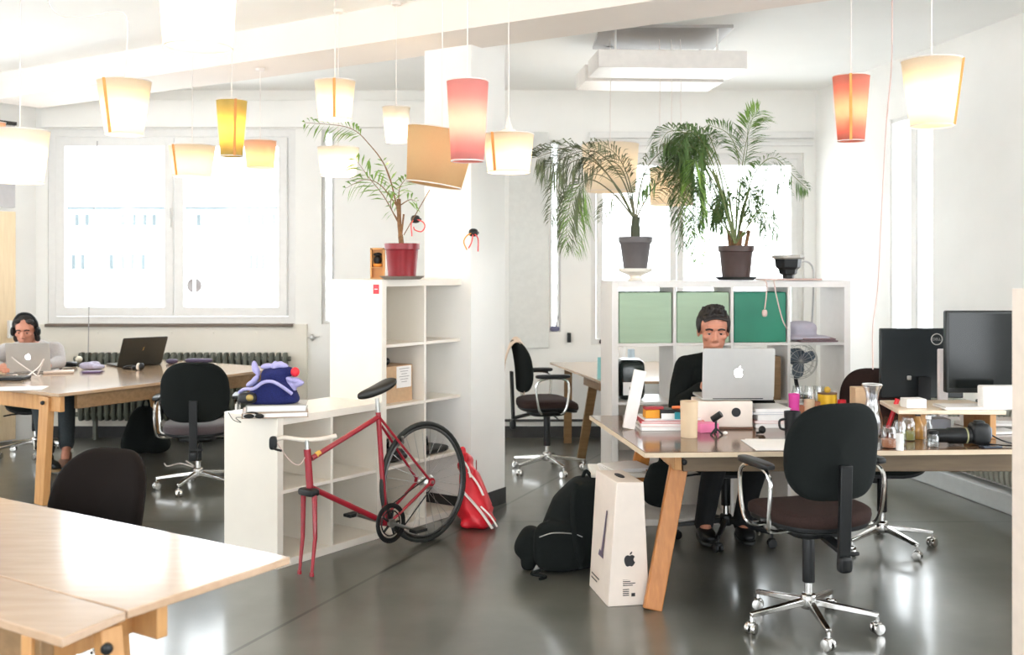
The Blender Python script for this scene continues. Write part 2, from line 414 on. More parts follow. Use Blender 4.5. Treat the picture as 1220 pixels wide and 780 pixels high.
# beam on the column line and its column
A0 = Vector((-0.55, 6.93, 0)); bw = 0.5
b = MB(); p = A0 + V*4.35; q = A0 - V*5.6
b.prism([p, q, q - U*bw, p - U*bw], 3.0, CEIL); struct('beam', b, M_beam)
cc = Vector((-0.262, 6.60, 0))       # column's near corner
b = MB(); b.prism([cc, cc + V*0.37, cc + V*0.37 + U*0.40, cc + U*0.40], 0, CEIL)
col = struct('column', b, M_wall)
b = MB(); e = 0.006
b.prism([cc - (U+V)*e, cc + V*0.376 - U*e, cc + V*0.376 + U*0.406, cc - V*e + U*0.406], 0, 0.105); struct('baseboard_column', b, M_base)
b = MB(); b.box(((X0 + PX(972))/2, YW - 0.008, 0.052), (PX(972) - X0, 0.016, 0.105)); struct('baseboard_back', b, M_base)
b = MB(); b.box((PX(280), YW - 0.025, 2.995), (PX(507) - PX(50), 0.05, 0.25)); struct('trim_1', b, M_wall, bevel=0.004)
b = MB(); b.box((PX(205), YW - 0.02, 0.58), (PX(368) - PX(45), 0.04, 0.94))
for x in (118, 205, 255, 306): b.lathe([(0.012, 0), (0.012, 0.012)], (PX(x), YW - 0.04, PZ(396)), 8, Matrix.Rotation(R(90), 3, 'X'))
struct('trim_2', b, M_wallc)
b = MB(); b.box((PX(204), YW - 0.03, wl[2] - 0.008), (PX(350) - PX(57), 0.10, 0.028)); struct('trim_3', b, simple('brown_sill', (0.16, 0.12, 0.09)), bevel=0.003)
b = MB(); b.box((PX(630), YW - 0.02, 1.83), (PX(653) - PX(606), 0.04, 2.0)); struct('trim_4', b, simple('grey_panel', (0.70, 0.70, 0.67)), bevel=0.004)
b = MB(); b.box((PX(665), YW - 0.02, 0.16), (PX(735) - PX(600), 0.04, 0.018)); struct('trim_5', b, M_base)
b = MB(); b.box((PX(835), YW - 0.03, 2.80), (PX(966) - PX(700), 0.06, 0.06)); b.box((PX(835), YW - 0.02, 2.72), (PX(966) - PX(700), 0.04, 0.04)); struct('trim_6', b, M_frame, bevel=0.004)

def ringbox(b, x0, x1, z0, z1, w, y, d):
    o = [(x0, z0), (x1, z0), (x1, z1), (x0, z1)]; i = [(x0+w, z0+w), (x1-w, z0+w), (x1-w, z1-w), (x0+w, z1-w)]
    vs = [(p[0], y-d/2, p[1]) for p in o+i] + [(p[0], y+d/2, p[1]) for p in o+i]; fs = []
    for k in range(4):
        n = (k+1) % 4
        fs += [(k, n, 4+n, 4+k), (8+n, 8+k, 12+k, 12+n), (n, k, 8+k, 8+n), (4+k, 4+n, 12+n, 12+k)]
    b.add(vs, fs)
def window(name, h, splits, fw=0.07, sash=0.06, y=YW + 0.10, inner=0.05, sill=True):
    x0, x1, z0, z1 = h
    root = thing(name, None, None, ((x0+x1)/2, y, z0)); root['kind'] = 'structure'
    b = MB()
    ringbox(b, x0, x1, z0, z1, fw, y, 0.08)
    b.build('window_frame', M_frame, root, bevel=0.004)
    xs = [x0+fw] + [x0 + (x1-x0)*t for t in splits] + [x1-fw]
    for a, c in zip(xs[:-1], xs[1:]):
        b = MB(); a += 0.004; c -= 0.004; u0 = z0+fw+0.004; u1 = z1-fw-0.004; yy = y - 0.03
        ringbox(b, a, c, u0, u1, sash, yy, 0.06)
        sa = b.build('sash', M_frame, root, bevel=0.006)
        b = MB(); b.box(((a+c)/2, yy, (u0+u1)/2), (c-a-2*sash+0.01, 0.006, u1-u0-2*sash+0.01)); b.build('pane', M_glass, sa, smooth=False)
    return root
w1 = window('window_1', wl, [0.51], 0.07, 0.085, YW + 0.05)
b = MB(); b.box((PX(203.5), YW - 0.02, PZ(262)), (0.02, 0.03, 0.13)); b.box((PX(203.5), YW - 0.04, PZ(254)), (0.018, 0.03, 0.09)); b.build('window_handle', M_frame, w1, bevel=0.003)
b = MB()
for sx in (-1, 1): b.extr([(sx*0.012, -0.068), (sx*0.04, -0.058), (sx*0.065, -0.03), (sx*0.07, 0), (sx*0.065, 0.03), (sx*0.04, 0.058), (sx*0.012, 0.068)], (PX(231), YW + 0.012, PZ(340)), (1,0,0), (0,0,1), (0,1,0), 0.002)
b.build('round_sticker', simple('grey_vinyl', (0.45, 0.43, 0.44)), w1)
window('window_2', ws, [], 0.02, 0.01, YW + 0.08)
window('window_3', wr0, [], 0.02, 0.01, YW + 0.08)
window('window_4', wr1, [0.405], 0.05, 0.06, YW + 0.08)
for nm, (d0, d1) in (('window_5', (8.30, 8.0)), ('window_6', (7.93, 7.70))):
    a = cr + rd*rw(d0); c = cr + rd*rw(d1); n = Vector((-rd.y, rd.x, 0))
    root = thing(nm, None, None, (a+c)/2 + n*0.1 + Vector((0,0,0.6))); root['kind'] = 'structure'
    b = MB(); m3 = math.atan2(rd.y, rd.x); w_ = (c-a).length
    ce = (a+c)/2 + n*0.03
    for t in (-1, 1): b.box(ce + rd*t*(w_/2-0.006) + Vector((0,0,1.68)), (0.012, 0.04, 2.15), m3)
    for z in (0.615, 2.745): b.box(ce + Vector((0,0,z)), (w_-0.026, 0.04, 0.03), m3)
    b.build('window_frame', M_frame, root)
    b = MB(); b.box(ce + Vector((0,0,1.7)), (w_-0.03, 0.006, 2.09), m3); b.build('pane', M_glass, root, smooth=False)
# wooden door and the grey fanlight over it on the left wall
m3 = math.atan2(-U.y, -U.x); nL = Vector((U.y, -U.x, 0))
def LW(t, z, off=0.03): return cl - U*t + nL*off + Vector((0, 0, z))
root = thing('door_1', None, None, LW(0.72, 0)); root['kind'] = 'structure'
b = MB(); b.box(LW(0.72, 1.05), (0.98, 0.04, 2.06), m3); b.build('door_leaf', M_ply, root, bevel=0.004)
b = MB(); b.box(LW(0.30, 1.02, 0.07), (0.03, 0.04, 0.16), m3); b.build('door_handle', M_frame, root, bevel=0.004)
b = MB(); b.box(LW(0.72, 2.49), (0.98, 0.02, 0.74), m3); struct('trim_7', b, simple('grey_fanlight', (0.50, 0.48, 0.48)))
b = MB(); b.box(LW(0.72, 2.88), (1.0, 0.04, 0.03), m3); struct('trim_8', b, M_base)
# kerb along the right wall
b = MB(); n = Vector((rd.y, -rd.x, 0)); a = cr + rd*0.9; c = cr + rd*7.4
b.prism([a, c, c + n*0.14, a + n*0.14], 0, 0.125); struct('trim_9', b, simple('kerb_concrete', (0.50, 0.52, 0.52), 0.7), bevel=0.006)

# radiators
def radiator(name, label, a, c, z0, z1, depth, m, pitch=0.06):
    a = Vector(a); c = Vector(c); d = (c-a); L = d.length; d.normalize(); n = Vector((d.y, -d.x, 0))
    root = thing(name, label, 'radiator', (a+c)/2)
    k = int(L/pitch)
    b = MB()
    for i in range(k):
        p = a + d*(i+0.5)*L/k
        b.sell(p + Vector((0,0,(z0+z1)/2)), (pitch*0.40, depth/2, (z1-z0)/2), 0.35, 0.6, Matrix.Rotation(math.atan2(d.y, d.x), 3, 'Z'), 8, 10)
    o = b.build('columns', m, root)
    b = MB()
    for z in (z0+0.06, z1-0.06): b.tube([a + Vector((0,0,z)) - d*0.04, c + Vector((0,0,z)) + d*0.02], 0.022, 10)
    b.tube([a + Vector((0,0,z0+0.06)) - d*0.02, a + Vector((0,0,z0+0.06)) - d*0.14, a + Vector((0,0,0.0)) - d*0.14], 0.012, 8)
    b.build('pipe', m, root)
    b = MB()
    for t in (0.08, 0.92):
        b.box(a + d*L*t + Vector((0,0,z0/2+0.03)), (0.03, 0.05, z0+0.06), math.atan2(d.y, d.x))
    b.build('foot', m, root)
    return root
radiator('radiator', 'long dark olive cast iron radiator under the left window', (PX(100), YW - 0.12, 0), (PX(347), YW - 0.12, 0), 0.17, 0.80, 0.12, M_rad)
a = cr + rd*rw(8.4) + n*0.07; c = cr + rd*rw(5.9) + n*0.07
r2 = radiator('radiator', 'pale ribbed radiator along the right wall behind the monitors', a, c, 0.16, 0.66, 0.10, M_radl, 0.055)

# facade across the street
b = MB(); b.box((-14, 46, 3), (46, 6, 20)); fac = thing('building', 'pale overexposed apartment facade seen across the street through the windows', 'building', (-14, 46, -7))
b.build('facade', M_facade, fac)
def fwin(px, py, w, h):
    p = P(px, py, 43.0); b = MB(); b.box((p.x, 42.98, p.z), (w/F*43, 0.06, h/F*43)); b.build('facade_window', M_fwin, fac)
for r_, xs in ((262, (92, 104, 147, 160, 173, 184, 237, 297, 313, 327)), (312, (88, 99, 133, 147, 158, 171, 299, 306, 314))):
    for x in xs: fwin(x, r_, 5, 14 if r_ < 300 else 18)
b = MB(); b.box((-14, 42.9, P(0, 248, 43).z), (30, .1, 0.12)); b.build('cornice', M_fwin, fac)

# ceiling heater of two hung boxes
root = thing('ceiling_heater', 'double suspended ceiling unit of flat white boxes hanging above the palms', 'ventilation unit', P(713, 79, 6.9))
def slab(px0, px1, D0, D1, z0, z1, m, nm):
    x0 = (px0-610)/F*D0; x1 = (px1-610)/F*D0; b = MB()
    b.prism([(x0, D0), (x1, D0+0.06), (x1-0.04, D1+0.06), (x0-0.04, D1)], z0, z1); return b.build(nm, m, root, bevel=0.004)
M_ht = simple('heater_enamel', (0.74, 0.70, 0.66), 0.4)
slab(713, 893, 6.9, 7.3, 2.915, 3.035, M_ht, 'front_box')
slab(697, 864, 7.42, 7.82, 2.915, 3.035, M_ht, 'rear_box')
for x, y in ((0.7, 7.0), (1.4, 7.05), (0.7, 7.7), (1.4, 7.7)): b = MB(); b.tube([(x, y, 3.03), (x, y, CEIL)], 0.008, 8); b.build('hanger', M_frame, root)
b = MB(); b.box((1.05, 7.35, CEIL-0.01), (0.9, 0.7, 0.02)); b.build('ceiling_shadow', simple('shadow_grey', (0.45, 0.43, 0.42)), root)  # dark sheet standing in for the shadow above the heater boxes

# ------------------------------------------------------------------ tables
def top_poly(root, poly, z, th, m, name='tabletop', me=M_pine):
    b = MB(); b.prism([(p[0], p[1]) for p in poly], z-th, z); o = b.build(name, m, root, bevel=0.003); return o
def leg(root, foot, top, w, d, m, up):
    b = MB(); b.bar(foot, top, w, d, up); o = b.build('leg', m, root, bevel=0.004); return o
# front left table
def bolt(root, p, ax):
    b = MB(); b.lathe([(0.014, 0), (0.014, 0.010), (0.008, 0.014)], p, 12, ax); b.build('bolt', M_bplast, root)
ZF = 0.74
tip = G(346, 663, ZF); s0 = G(152, 727, ZF); c0 = G(74, 760, ZF)
f0 = tip + V*1.9
d_ = (s0 - tip)
t1 = thing('table', 'glossy light wood table at the bottom left corner of the photo', 'table', (tip.x-.6, tip.y-.1, 0))
top_poly(t1, [tip, f0, f0 + d_, s0], ZF, 0.022, M_topf)
top_poly(t1, [s0 + (s0-tip).normalized()*0.004, s0 + V*1.9, c0 + V*1.9 , c0], ZF-0.001, 0.022, M_topf, 'extension_board')
dn = d_.normalized()
b = MB(); a = tip + V*0.42 + dn*0.02; c = c0 + V*0.16 - dn*0.1
a = tip + dn*0.36 - V*(-0.05); 
b.bar(Vector((s0.x, s0.y, ZF-0.065)) + V*0.02 - dn*0.12, Vector((s0.x, s0.y, ZF-0.065)) + V*1.8 - dn*0.12, 0.035, 0.085); b.build('rail', M_pine, t1, bevel=0.003)
b = MB(); b.bar(Vector((c0.x, c0.y, ZF-0.065)) + V*0.10 - dn*0.03, Vector((c0.x, c0.y, ZF-0.065)) + V*1.8 - dn*0.03, 0.035, 0.085); b.build('rail', M_rail, t1, bevel=0.003)
b = MB(); b.bar(Vector((s0.x, s0.y, ZF-0.065)) + V*0.14 - dn*0.2, Vector((c0.x, c0.y, ZF-0.065)) + V*0.14, 0.035, 0.085); b.build('rail', M_pine, t1, bevel=0.003)
lt = P(128, 745, 2.50)
for du, (ox) in ((0, 0), (1.55, 0)):
    a = Vector((lt.x, lt.y, ZF-0.03)) + V*du
    leg(t1, Vector((a.x+0.10, a.y-0.10, 0)), a, 0.06, 0.035, M_pine, V)
    a2 = a - dn*0.42 + V*0.55
    leg(t1, Vector((a2.x, a2.y+0.12, 0)), Vector((a2.x, a2.y, ZF-0.03)), 0.06, 0.035, M_pine, V)
bolt(t1, Vector((lt.x+.012, lt.y-.03, ZF-.07)), Matrix.Rotation(R(90), 3, 'X'))

# left back double table
ZL = 0.75
P1 = G(70, 469, ZL); W_ = 1.5; LL = 2.06
t2 = thing('table', 'long light wood table below the left window with a seated man', 'table', (P1.x, P1.y+1, 0))
top_poly(t2, [P1, P1 + U*LL, P1 + U*LL + V*W_, P1 + V*W_], ZL, 0.022, M_top)
def z3(p, z): return Vector((p.x, p.y, z))
b = MB(); b.bar(z3(P1 + U*0.04 + V*0.02, ZL-0.075), z3(P1 + U*0.04 + V*1.45, ZL-0.075), 0.035, 0.10); b.build('rail', M_pine, t2, bevel=0.003)
b = MB(); b.bar(z3(P1 + U*0.16 + V*0.05, ZL-0.072), z3(P1 + U*(LL-.1) + V*0.05, ZL-0.072), 0.035, 0.095); b.build('rail', M_rail, t2, bevel=0.003)
b = MB(); b.bar(z3(P1 + U*(LL-.08) + V*0.02, ZL-0.075), z3(P1 + U*(LL-.08) + V*1.45, ZL-0.075), 0.035, 0.10); b.build('rail', M_pine, t2, bevel=0.003)
for uu, vv, du, dv in ((0.03, 0.17, -0.02, 0.03), (1.80, 0.10, 0.03, -0.02), (0.03, 1.3, -0.02, 0.05), (1.80, 1.3, 0.03, 0.05)):
    a = P1 + U*uu + V*vv; leg(t2, z3(a + U*du + V*dv, 0), z3(a, ZL-0.03), 0.10, 0.05, M_pine, U)
bolt(t2, z3(P1 + V*0.17 - U*0.002, ZL-0.07), Matrix.Rotation(R(90), 3, 'X'))

# main right desk
ZD = 0.74; YF = 5.80
ca = G(769, 539, ZD); cb = G(703, 492, ZD)
cb.y = 5.86; cb.x = (703-610)/F*5.86
ce = Vector((2.80, 4.80, ZD)); cf = Vector((2.86, 5.80, ZD))
t3 = thing('desk', 'large dark topped trestle desk with orange legs and cluttered top on the right', 'desk', (1.4, 5.3, 0))
top_poly(t3, [ca, ce, cf, cb], ZD, 0.022, M_topd)
def edge_band(root, a, c, z, m):
    b = MB(); b.bar(Vector((a[0], a[1], z-.0125)), Vector((c[0], c[1], z-.0125)), .008, .021); b.build('edge_band', m, root)
edge_band(t3, ca, ce, ZD, M_edge); edge_band(t3, ca, cb, ZD, M_edge)
b = MB(); b.bar(Vector((0.80, 4.86, ZD-0.07)), Vector((ce.x-0.02, 4.86, ZD-0.07)), 0.03, 0.095); b.build('rail', M_raild, t3, bevel=0.003)
b = MB(); b.bar(Vector((0.62, 5.74, ZD-0.07)), Vector((2.80, 5.74, ZD-0.07)), 0.03, 0.095); b.build('rail', M_raild, t3, bevel=0.003)
b = MB(); b.bar(Vector((ca.x+0.17, 4.82, ZD-0.065)), Vector((ca.x+0.10, 5.76, ZD-0.065)), 0.035, 0.085); b.build('rail', M_pine, t3, bevel=0.003)
b = MB(); b.bar(Vector((ce.x-0.12, 4.9, ZD-0.065)), Vector((ce.x-0.08, 5.72, ZD-0.065)), 0.035, 0.085); b.build('rail', M_pine, t3, bevel=0.003)
leg(t3, G(777, 726, 0) , Vector((0.81, 4.93, ZD-0.025)), 0.085, 0.045, M_pineo, (0, 1, 0))
leg(t3, Vector((0.62, 5.86, 0)), Vector((0.74, 5.60, ZD-0.025)), 0.085, 0.045, M_pineo, (0, 1, 0))
leg(t3, Vector((2.80, 4.84, 0)), Vector((2.66, 4.93, ZD-0.025)), 0.085, 0.045, M_pineo, (0, 1, 0))
leg(t3, Vector((2.86, 5.80, 0)), Vector((2.80, 5.65, ZD-0.025)), 0.085, 0.045, M_pineo, (0, 1, 0))
bolt(t3, P(815, 550, 4.85), Matrix.Rotation(R(90), 3, 'X'))

# far centre desk
ZC = 0.72
t4 = thing('desk', 'small wooden desk by the back wall between the column and the white shelves', 'desk', (1.0, 8.6, 0))
a = Vector(((655-610)/F*9.35, 9.35, 0)); c = Vector(((718-610)/F*7.75, 7.75, 0))
top_poly(t4, [a, c, c + Vector((0.9, 0.1, 0)), a + Vector((1.2, 0.1, 0))], ZC, 0.02, M_top)
dd = (c-a).normalized()
b = MB(); b.bar(z3(a + dd*1.0 + Vector((0.05, 0, 0)), ZC-0.055), z3(a + dd*1.45 + Vector((.05, 0, 0)), ZC-0.055), 0.04, 0.07); b.build('rail', M_rail, t4)
leg(t4, Vector((0.572, 8.55, 0)), Vector((0.655, 8.22, ZC-0.02)), 0.07, 0.05, M_rail, (0, 1, 0))
leg(t4, Vector((0.50, 9.30, 0)), Vector((0.50, 9.20, ZC-0.02)), 0.07, 0.05, M_rail, (0, 1, 0))
leg(t4, Vector((1.50, 8.0, 0)), Vector((1.42, 8.1, ZC-0.02)), 0.07, 0.05, M_rail, (0, 1, 0))
leg(t4, Vector((1.5, 9.3, 0)), Vector((1.45, 9.25, ZC-0.02)), 0.07, 0.05, M_rail, (0, 1, 0))

# ------------------------------------------------------------------ shelving units
def shelf_unit(name, label, o, dx, dy, ncol, nrow, H, depth, T=0.04, t=0.018, back_rows=(), m=M_white, Wd=None):
    """o: front left bottom corner, dx along the front, dy into the depth"""
    cell = (H - 2*T - (nrow-1)*t) / nrow
    Wd = Wd or ncol*cell + 2*T + (ncol-1)*t
    cw = (Wd - 2*T - (ncol-1)*t) / ncol
    rz = math.atan2(dx.y, dx.x)
    root = thing(name, label, 'shelving unit', o)
    def bx(x, y, z, sx, sy, sz, nm, mm=m):
        c = o + dx*(x+sx/2) + dy*(y+sy/2) + Vector((0, 0, z+sz/2)); b = MB(); b.box(c, (sx, sy, sz), rz)
        ob = b.build(nm, mm, root, bevel=0.0015)
        return ob
    bx(0, 0, 0, T, depth, H, 'side_panel'); bx(Wd-T, 0, 0, T, depth, H, 'side_panel')
    bx(T, 0, 0, Wd-2*T, depth, T, 'bottom_panel'); bx(T, 0, H-T, Wd-2*T, depth, T, 'top_panel')
    for i in range(1, ncol): bx(T + i*cw + (i-1)*t, 0.004, T, t, depth-0.008, H-2*T, 'divider')
    for j in range(1, nrow):
        for i in range(ncol): bx(T + i*(cw+t), 0.006, T + j*cell + (j-1)*t, cw, depth-0.012, t, 'shelf')
    def cellpos(i, j): return (T + i*(cw+t), T + j*(cell+t), cw, cell)   # x, z, w, h  (j from the bottom)
    return root, cellpos, Wd
S = Vector((0.587, 0.81, 0)).normalized(); Sn = Vector((-S.y, S.x, 0))
sl0 = Vector((-1.225, 5.40, 0))
def rows_back(root, cp, o, dx, dy, cells, depth, m):
    for (i, j) in cells:
        x, z, w, h = cp(i, j); b = MB(); b.box(o + dx*(x+w/2) + dy*(depth-0.008) + Vector((0,0,z+h/2)), (w, 0.006, h), math.atan2(dx.y, dx.x)); b.build('back_panel', m, root)
low, cpl, wlw = shelf_unit('low_shelf', 'low white cube shelving unit with a blue plush hat and books on top', sl0, S, Sn, 2, 2, 0.79, 0.43)
rows_back(low, cpl, sl0, S, Sn, [(i, j) for i in range(2) for j in range(2)], 0.43, M_whitei)
sl1 = sl0 + S*(wlw + 0.002)
tall, cpt, wtw = shelf_unit('tall_shelf', 'tall white cube shelving unit beside the column with a red potted palm on top', sl1, S, Sn, 2, 4, 1.505, 0.43)
rows_back(tall, cpt, sl1, S, Sn, [(i, j) for i in range(2) for j in range(4)], 0.43, M_whitei)
# sticker on the side panel
stk = sl1 + Sn*0.06 - S*0.001
b = MB(); p = P(441.5, 346, (sl1+Sn*0.05).y); b.box(sl1 + Sn*0.045 + Vector((0, 0, 1.45)) - S*0.001, (0.002, 0.045, 0.055), math.atan2(S.y, S.x))
stk = b.build('red_sticker', M_redb, tall)
b = MB(); b.box(sl1 + Sn*0.045 + Vector((0, 0, 1.45)) - S*0.0025, (0.001, 0.026, 0.005), math.atan2(S.y, S.x)); b.build('lettering', M_paper, stk)

A = Vector((0.996, 0.087, 0)).normalized(); Bn = Vector((-A.y, A.x, 0))
sr0 = Vector((119/F*6.29, 6.29, 0))
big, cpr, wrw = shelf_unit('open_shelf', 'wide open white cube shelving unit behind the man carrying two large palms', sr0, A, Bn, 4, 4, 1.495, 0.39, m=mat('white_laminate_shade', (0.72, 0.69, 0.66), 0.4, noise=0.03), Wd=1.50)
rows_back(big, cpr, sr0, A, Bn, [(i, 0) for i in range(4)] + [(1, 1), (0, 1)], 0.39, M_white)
def front_panel(i, j, m, nm):
    x, z, w, h = cpr(i, j); b = MB(); b.box(sr0 + A*(x+w/2) + Bn*0.02 + Vector((0, 0, z+h/2)), (w-0.008, 0.016, h-0.022), math.atan2(A.y, A.x))
    return b.build(nm, m, big, bevel=0.002)
for i, m in ((0, M_lgreen), (1, M_lgreen), (2, M_dgreen)):
    x, z, w, h = cpr(i, 3)
    b = MB(); b.box(sr0 + A*(x+w/2) + Bn*0.19 + Vector((0, 0, z+(h-0.03)/2)), (w-0.012, 0.35, h-0.03), math.atan2(A.y, A.x))
    o = b.build('storage_box', m, bevel=0.006)
    tag(o, ('pale green storage box in the top left cell of the open shelves', 'pale green storage box right behind the dark-haired man', 'deep green storage box in the third cell of the top shelf row')[i], 'storage box')

# near white panel cut by the right edge of the photo
b = MB(); b.box((1.45+0.38, 2.98, 0.76), (0.76, 0.30, 1.52)); 
pn = thing('shelf_end', 'cream shelf end standing at the right edge of the photo', 'shelving unit', (1.83, 2.98, 0))
x0 = (1205.5-610)/F*3.18
b = MB(); b.box((x0+0.02, 3.02, 0.757), (0.04, 0.32, 1.514)); b.build('side_panel', simple('warm_laminate', (0.85, 0.73, 0.63), 0.4), pn, bevel=0.002)
b = MB(); b.box((x0+0.78, 3.02, 0.757), (0.04, 0.32, 1.514)); b.build('side_panel', M_white, pn, bevel=0.002)
for z in (0.02, 0.38, 0.75, 1.12, 1.494):
    b = MB(); b.box((x0+0.40, 3.02, z), (0.716, 0.32, 0.04)); b.build('shelf', M_white, pn, bevel=0.002)
# ------------------------------------------------------------------ office chairs
def office_chair(label, loc, rz, zs=0.49, zb0=0.58, zb1=0.98, bw_=0.215, arms=True, base=M_chrome, mb=M_black, ms=M_black, stem=True, tilt=0.12, pad=M_bplast, rot5=0.0, group=None, ar=0.70, bmat=None):
    root = thing('office_chair', label, 'chair', loc, rz, group)
    X = Matrix.Identity(3)
    # star base
    b = MB(); b.lathe([(0.034, 0.085), (0.040, 0.10), (0.034, 0.145), (0.026, 0.15)], n=16)
    for k in range(5):
        a = 2*math.pi*k/5 + rot5; d = Vector((math.cos(a), math.sin(a), 0))
        b.bar(d*0.02 + Vector((0,0,0.115)), d*0.29 + Vector((0,0,0.083)), 0.032, 0.030, mi=0, w2=0.024, h2=0.020)
    b.build('star_base', base, root, w=False, bevel=0.004)
    for k in range(5):
        a = 2*math.pi*k/5 + rot5; d = Vector((math.cos(a), math.sin(a), 0)); s_ = Vector((-d.y, d.x, 0)); p = d*0.285
        m3 = Matrix.Rotation(a + R(35), 3, 'Z') @ Matrix.Rotation(R(90), 3, 'X')
        ax = Matrix.Rotation(a + R(35), 3, 'Z') @ Vector((0, 1, 0))
        b = MB()
        for t in (-0.022, 0.006): b.lathe([(0.012, -0.001), (0.024, 0.0), (0.026, 0.004), (0.026, 0.012), (0.024, 0.016), (0.012, 0.017)], p + Vector((0,0,0.026)) - ax*t, 16, m3)
        b.tube([p + Vector((0,0,0.03)), p + Vector((0,0,0.08))], 0.007, 8)
        b.sell(p + Vector((0,0,0.042)), (0.02, 0.02, 0.014), 0.7, 1)
        b.build('caster', M_chrome if base is M_chrome else M_bplast, root, w=False)
    b = MB(); b.lathe([(0.018, 0.13), (0.018, 0.28)], n=14); b.build('gas_lift', M_chrome, root, w=False)
    b = MB(); b.lathe([(0.026, 0.20), (0.027, 0.205), (0.027, zs-0.10), (0.024, zs-0.095)], n=16); b.build('lift_sleeve', M_bplast, root, w=False)
    b = MB(); b.sell((0, -0.01, zs-0.085), (0.13, 0.14, 0.03), 0.5, 0.5)
    b.tube([(0.05, 0.02, zs-0.10), (0.18, 0.03, zs-0.11), (0.24, 0.03, zs-0.12)], 0.006, 8)
    b.build('mechanism', M_bplast, root, w=False)
    def sf(q):
        q.z += 0.035*(q.x/0.24)**2*0.4 - 0.03*max(0, q.y/0.22)**3; return q
    b = MB(); b.sell((0, 0, zs-0.02), (0.235, 0.23, 0.045), 0.55, 0.62, nu=32, fn=sf); b.build('seat', ms, root, w=False)
    b = MB(); b.sell((0, 0, zs-0.045), (0.225, 0.22, 0.035), 0.5, 0.6, nu=32, fn=sf); b.build('seat_shell', M_bplast, root, w=False)
    hz = (zb1-zb0)/2
    def bf(q):
        t = q.z/hz
        q.x *= 1.0 - 0.16*max(0, t)**2 - 0.05*max(0, -t)**2
        q.y += 0.9*q.x*q.x - tilt*q.z + 0.02*(1-t*t)
        return q
    yb = -0.235
    b = MB(); b.sell((0, yb, (zb0+zb1)/2), (bw_, 0.030, hz), 0.42, 1.0, nu=40, nv=24, fn=bf)
    # stretch into a plump rounded plate: boxy outline in x-z
    vs = []; b2 = MB()
    def sp(w, e): return math.copysign(abs(w)**e, w)
    n = 48; rings = [(1.0, 0.0), (0.985, 0.5), (0.93, 0.85), (0.80, 1.0), (0.5, 1.12), (0.0, 1.18)]
    for side in (1, -1):
        for rr, yy in (rings if side == 1 else rings):
            for k in range(n):
                a = 2*math.pi*k/n
                q = Vector((bw_*rr*sp(math.cos(a), 0.55), side*0.027*yy, hz*rr*sp(math.sin(a), 0.62)))
                q = bf(q); vs.append(Vector((q.x, yb + q.y, (zb0+zb1)/2 + q.z)))
    m_ = len(rings); fs = []
    for sd in (0, 1):
        for i in range(m_-1):
            for k in range(n):
                a0 = sd*m_*n + i*n + k; a1 = sd*m_*n + i*n + (k+1) % n
                q = (a0, a1, a1+n, a0+n); fs.append(q if sd == 0 else q[::-1])
    b2.add(vs, fs); b2.build('backrest', mb, root, w=False, ang=70)
    if stem:
        b = MB(); b.bar((0, yb-0.045, zb0+0.16), (0, yb-0.03, zs-0.17), 0.055, 0.02, up=(0, 1, 0))
        b.bar((0, yb-0.035, zs-0.13), (0, -0.05, zs-0.085), 0.05, 0.02)
        b.sell((0, yb-0.035, zs-0.18), (0.03, 0.022, 0.035), 0.5, 0.5)
        b.tube([(0.02, yb-0.035, zs-0.14), (0.065, yb-0.04, zs-0.14)], 0.009, 8)
        b.build('back_stem', M_bplast, root, w=False, bevel=0.003)
    if arms:
        for s in (-1, 1):
            b = MB()
            b.tube(catmull([(s*0.12, 0.05, zs-0.07), (s*0.25, 0.06, zs-0.07), (s*0.275, 0.09, zs), (s*0.28, 0.10, ar-0.06), (s*0.27, 0.05, ar-0.012), (s*0.27, -0.08, ar-0.012), (s*0.275, -0.15, ar-0.06), (s*0.27, -0.13, zs-0.02), (s*0.24, -0.10, zs-0.07), (s*0.12, -0.09, zs-0.07)], 5), 0.0095, 8)
            arm = b.build('armrest', M_chrome, root, w=False)
            b = MB(); b.sell((s*0.27, -0.02, ar+0.006), (0.028, 0.135, 0.016), 0.45, 0.5, nu=16); b.build('arm_pad', pad, arm, w=False)
    return root
office_chair('black office chair with brown seat and chrome star base in the right foreground', (1.302, 4.54, 0), R(16), zs=0.53, zb0=0.60, zb1=1.015, bw_=0.222, ms=M_brownf, ar=0.735, rot5=R(-106), tilt=0.10)
office_chair('black armchair on wheels standing at the long left table', (-2.24, 7.38, 0), R(10), zs=0.46, zb0=0.50, zb1=0.925, bw_=0.235, ms=M_greyf, ar=0.655, rot5=R(250), tilt=0.12)
office_chair('black office chair by the column with a beige garment over its back', (0.27, 8.0, 0), R(-78), zs=0.55, zb0=0.62, zb1=1.02, ms=M_brownf, ar=0.755, rot5=R(-60))
office_chair('brown backed swivel chair behind the desk next to the black monitor', (2.09, 5.84, 0), R(168), zs=0.52, zb0=0.60, zb1=0.985, mb=M_brownf, arms=False, rot5=R(-95))
office_chair('black swivel chair the dark-haired man sits on', (1.24, 6.0, 0), R(176), zs=0.49, zb0=0.58, zb1=0.86, arms=False, base=M_bplast, rot5=R(-70), tilt=0.0, stem=False)
office_chair('dark swivel chair under the man with headphones', (-4.02, 8.72, 0), R(203), zs=0.46, zb0=0.5, zb1=0.80, arms=False, rot5=R(20), stem=False, tilt=0)
office_chair('dark brown rounded chair tucked behind the front left table', (-1.68, 3.86, 0), R(160), zs=0.47, zb0=0.43, zb1=0.86, bw_=0.225, mb=mat('brown_black_leather', (0.008, 0.005, 0.004), 0.8, noise=0.1, spec=0.12), ms=M_black, arms=False, stem=False, tilt=0.22)

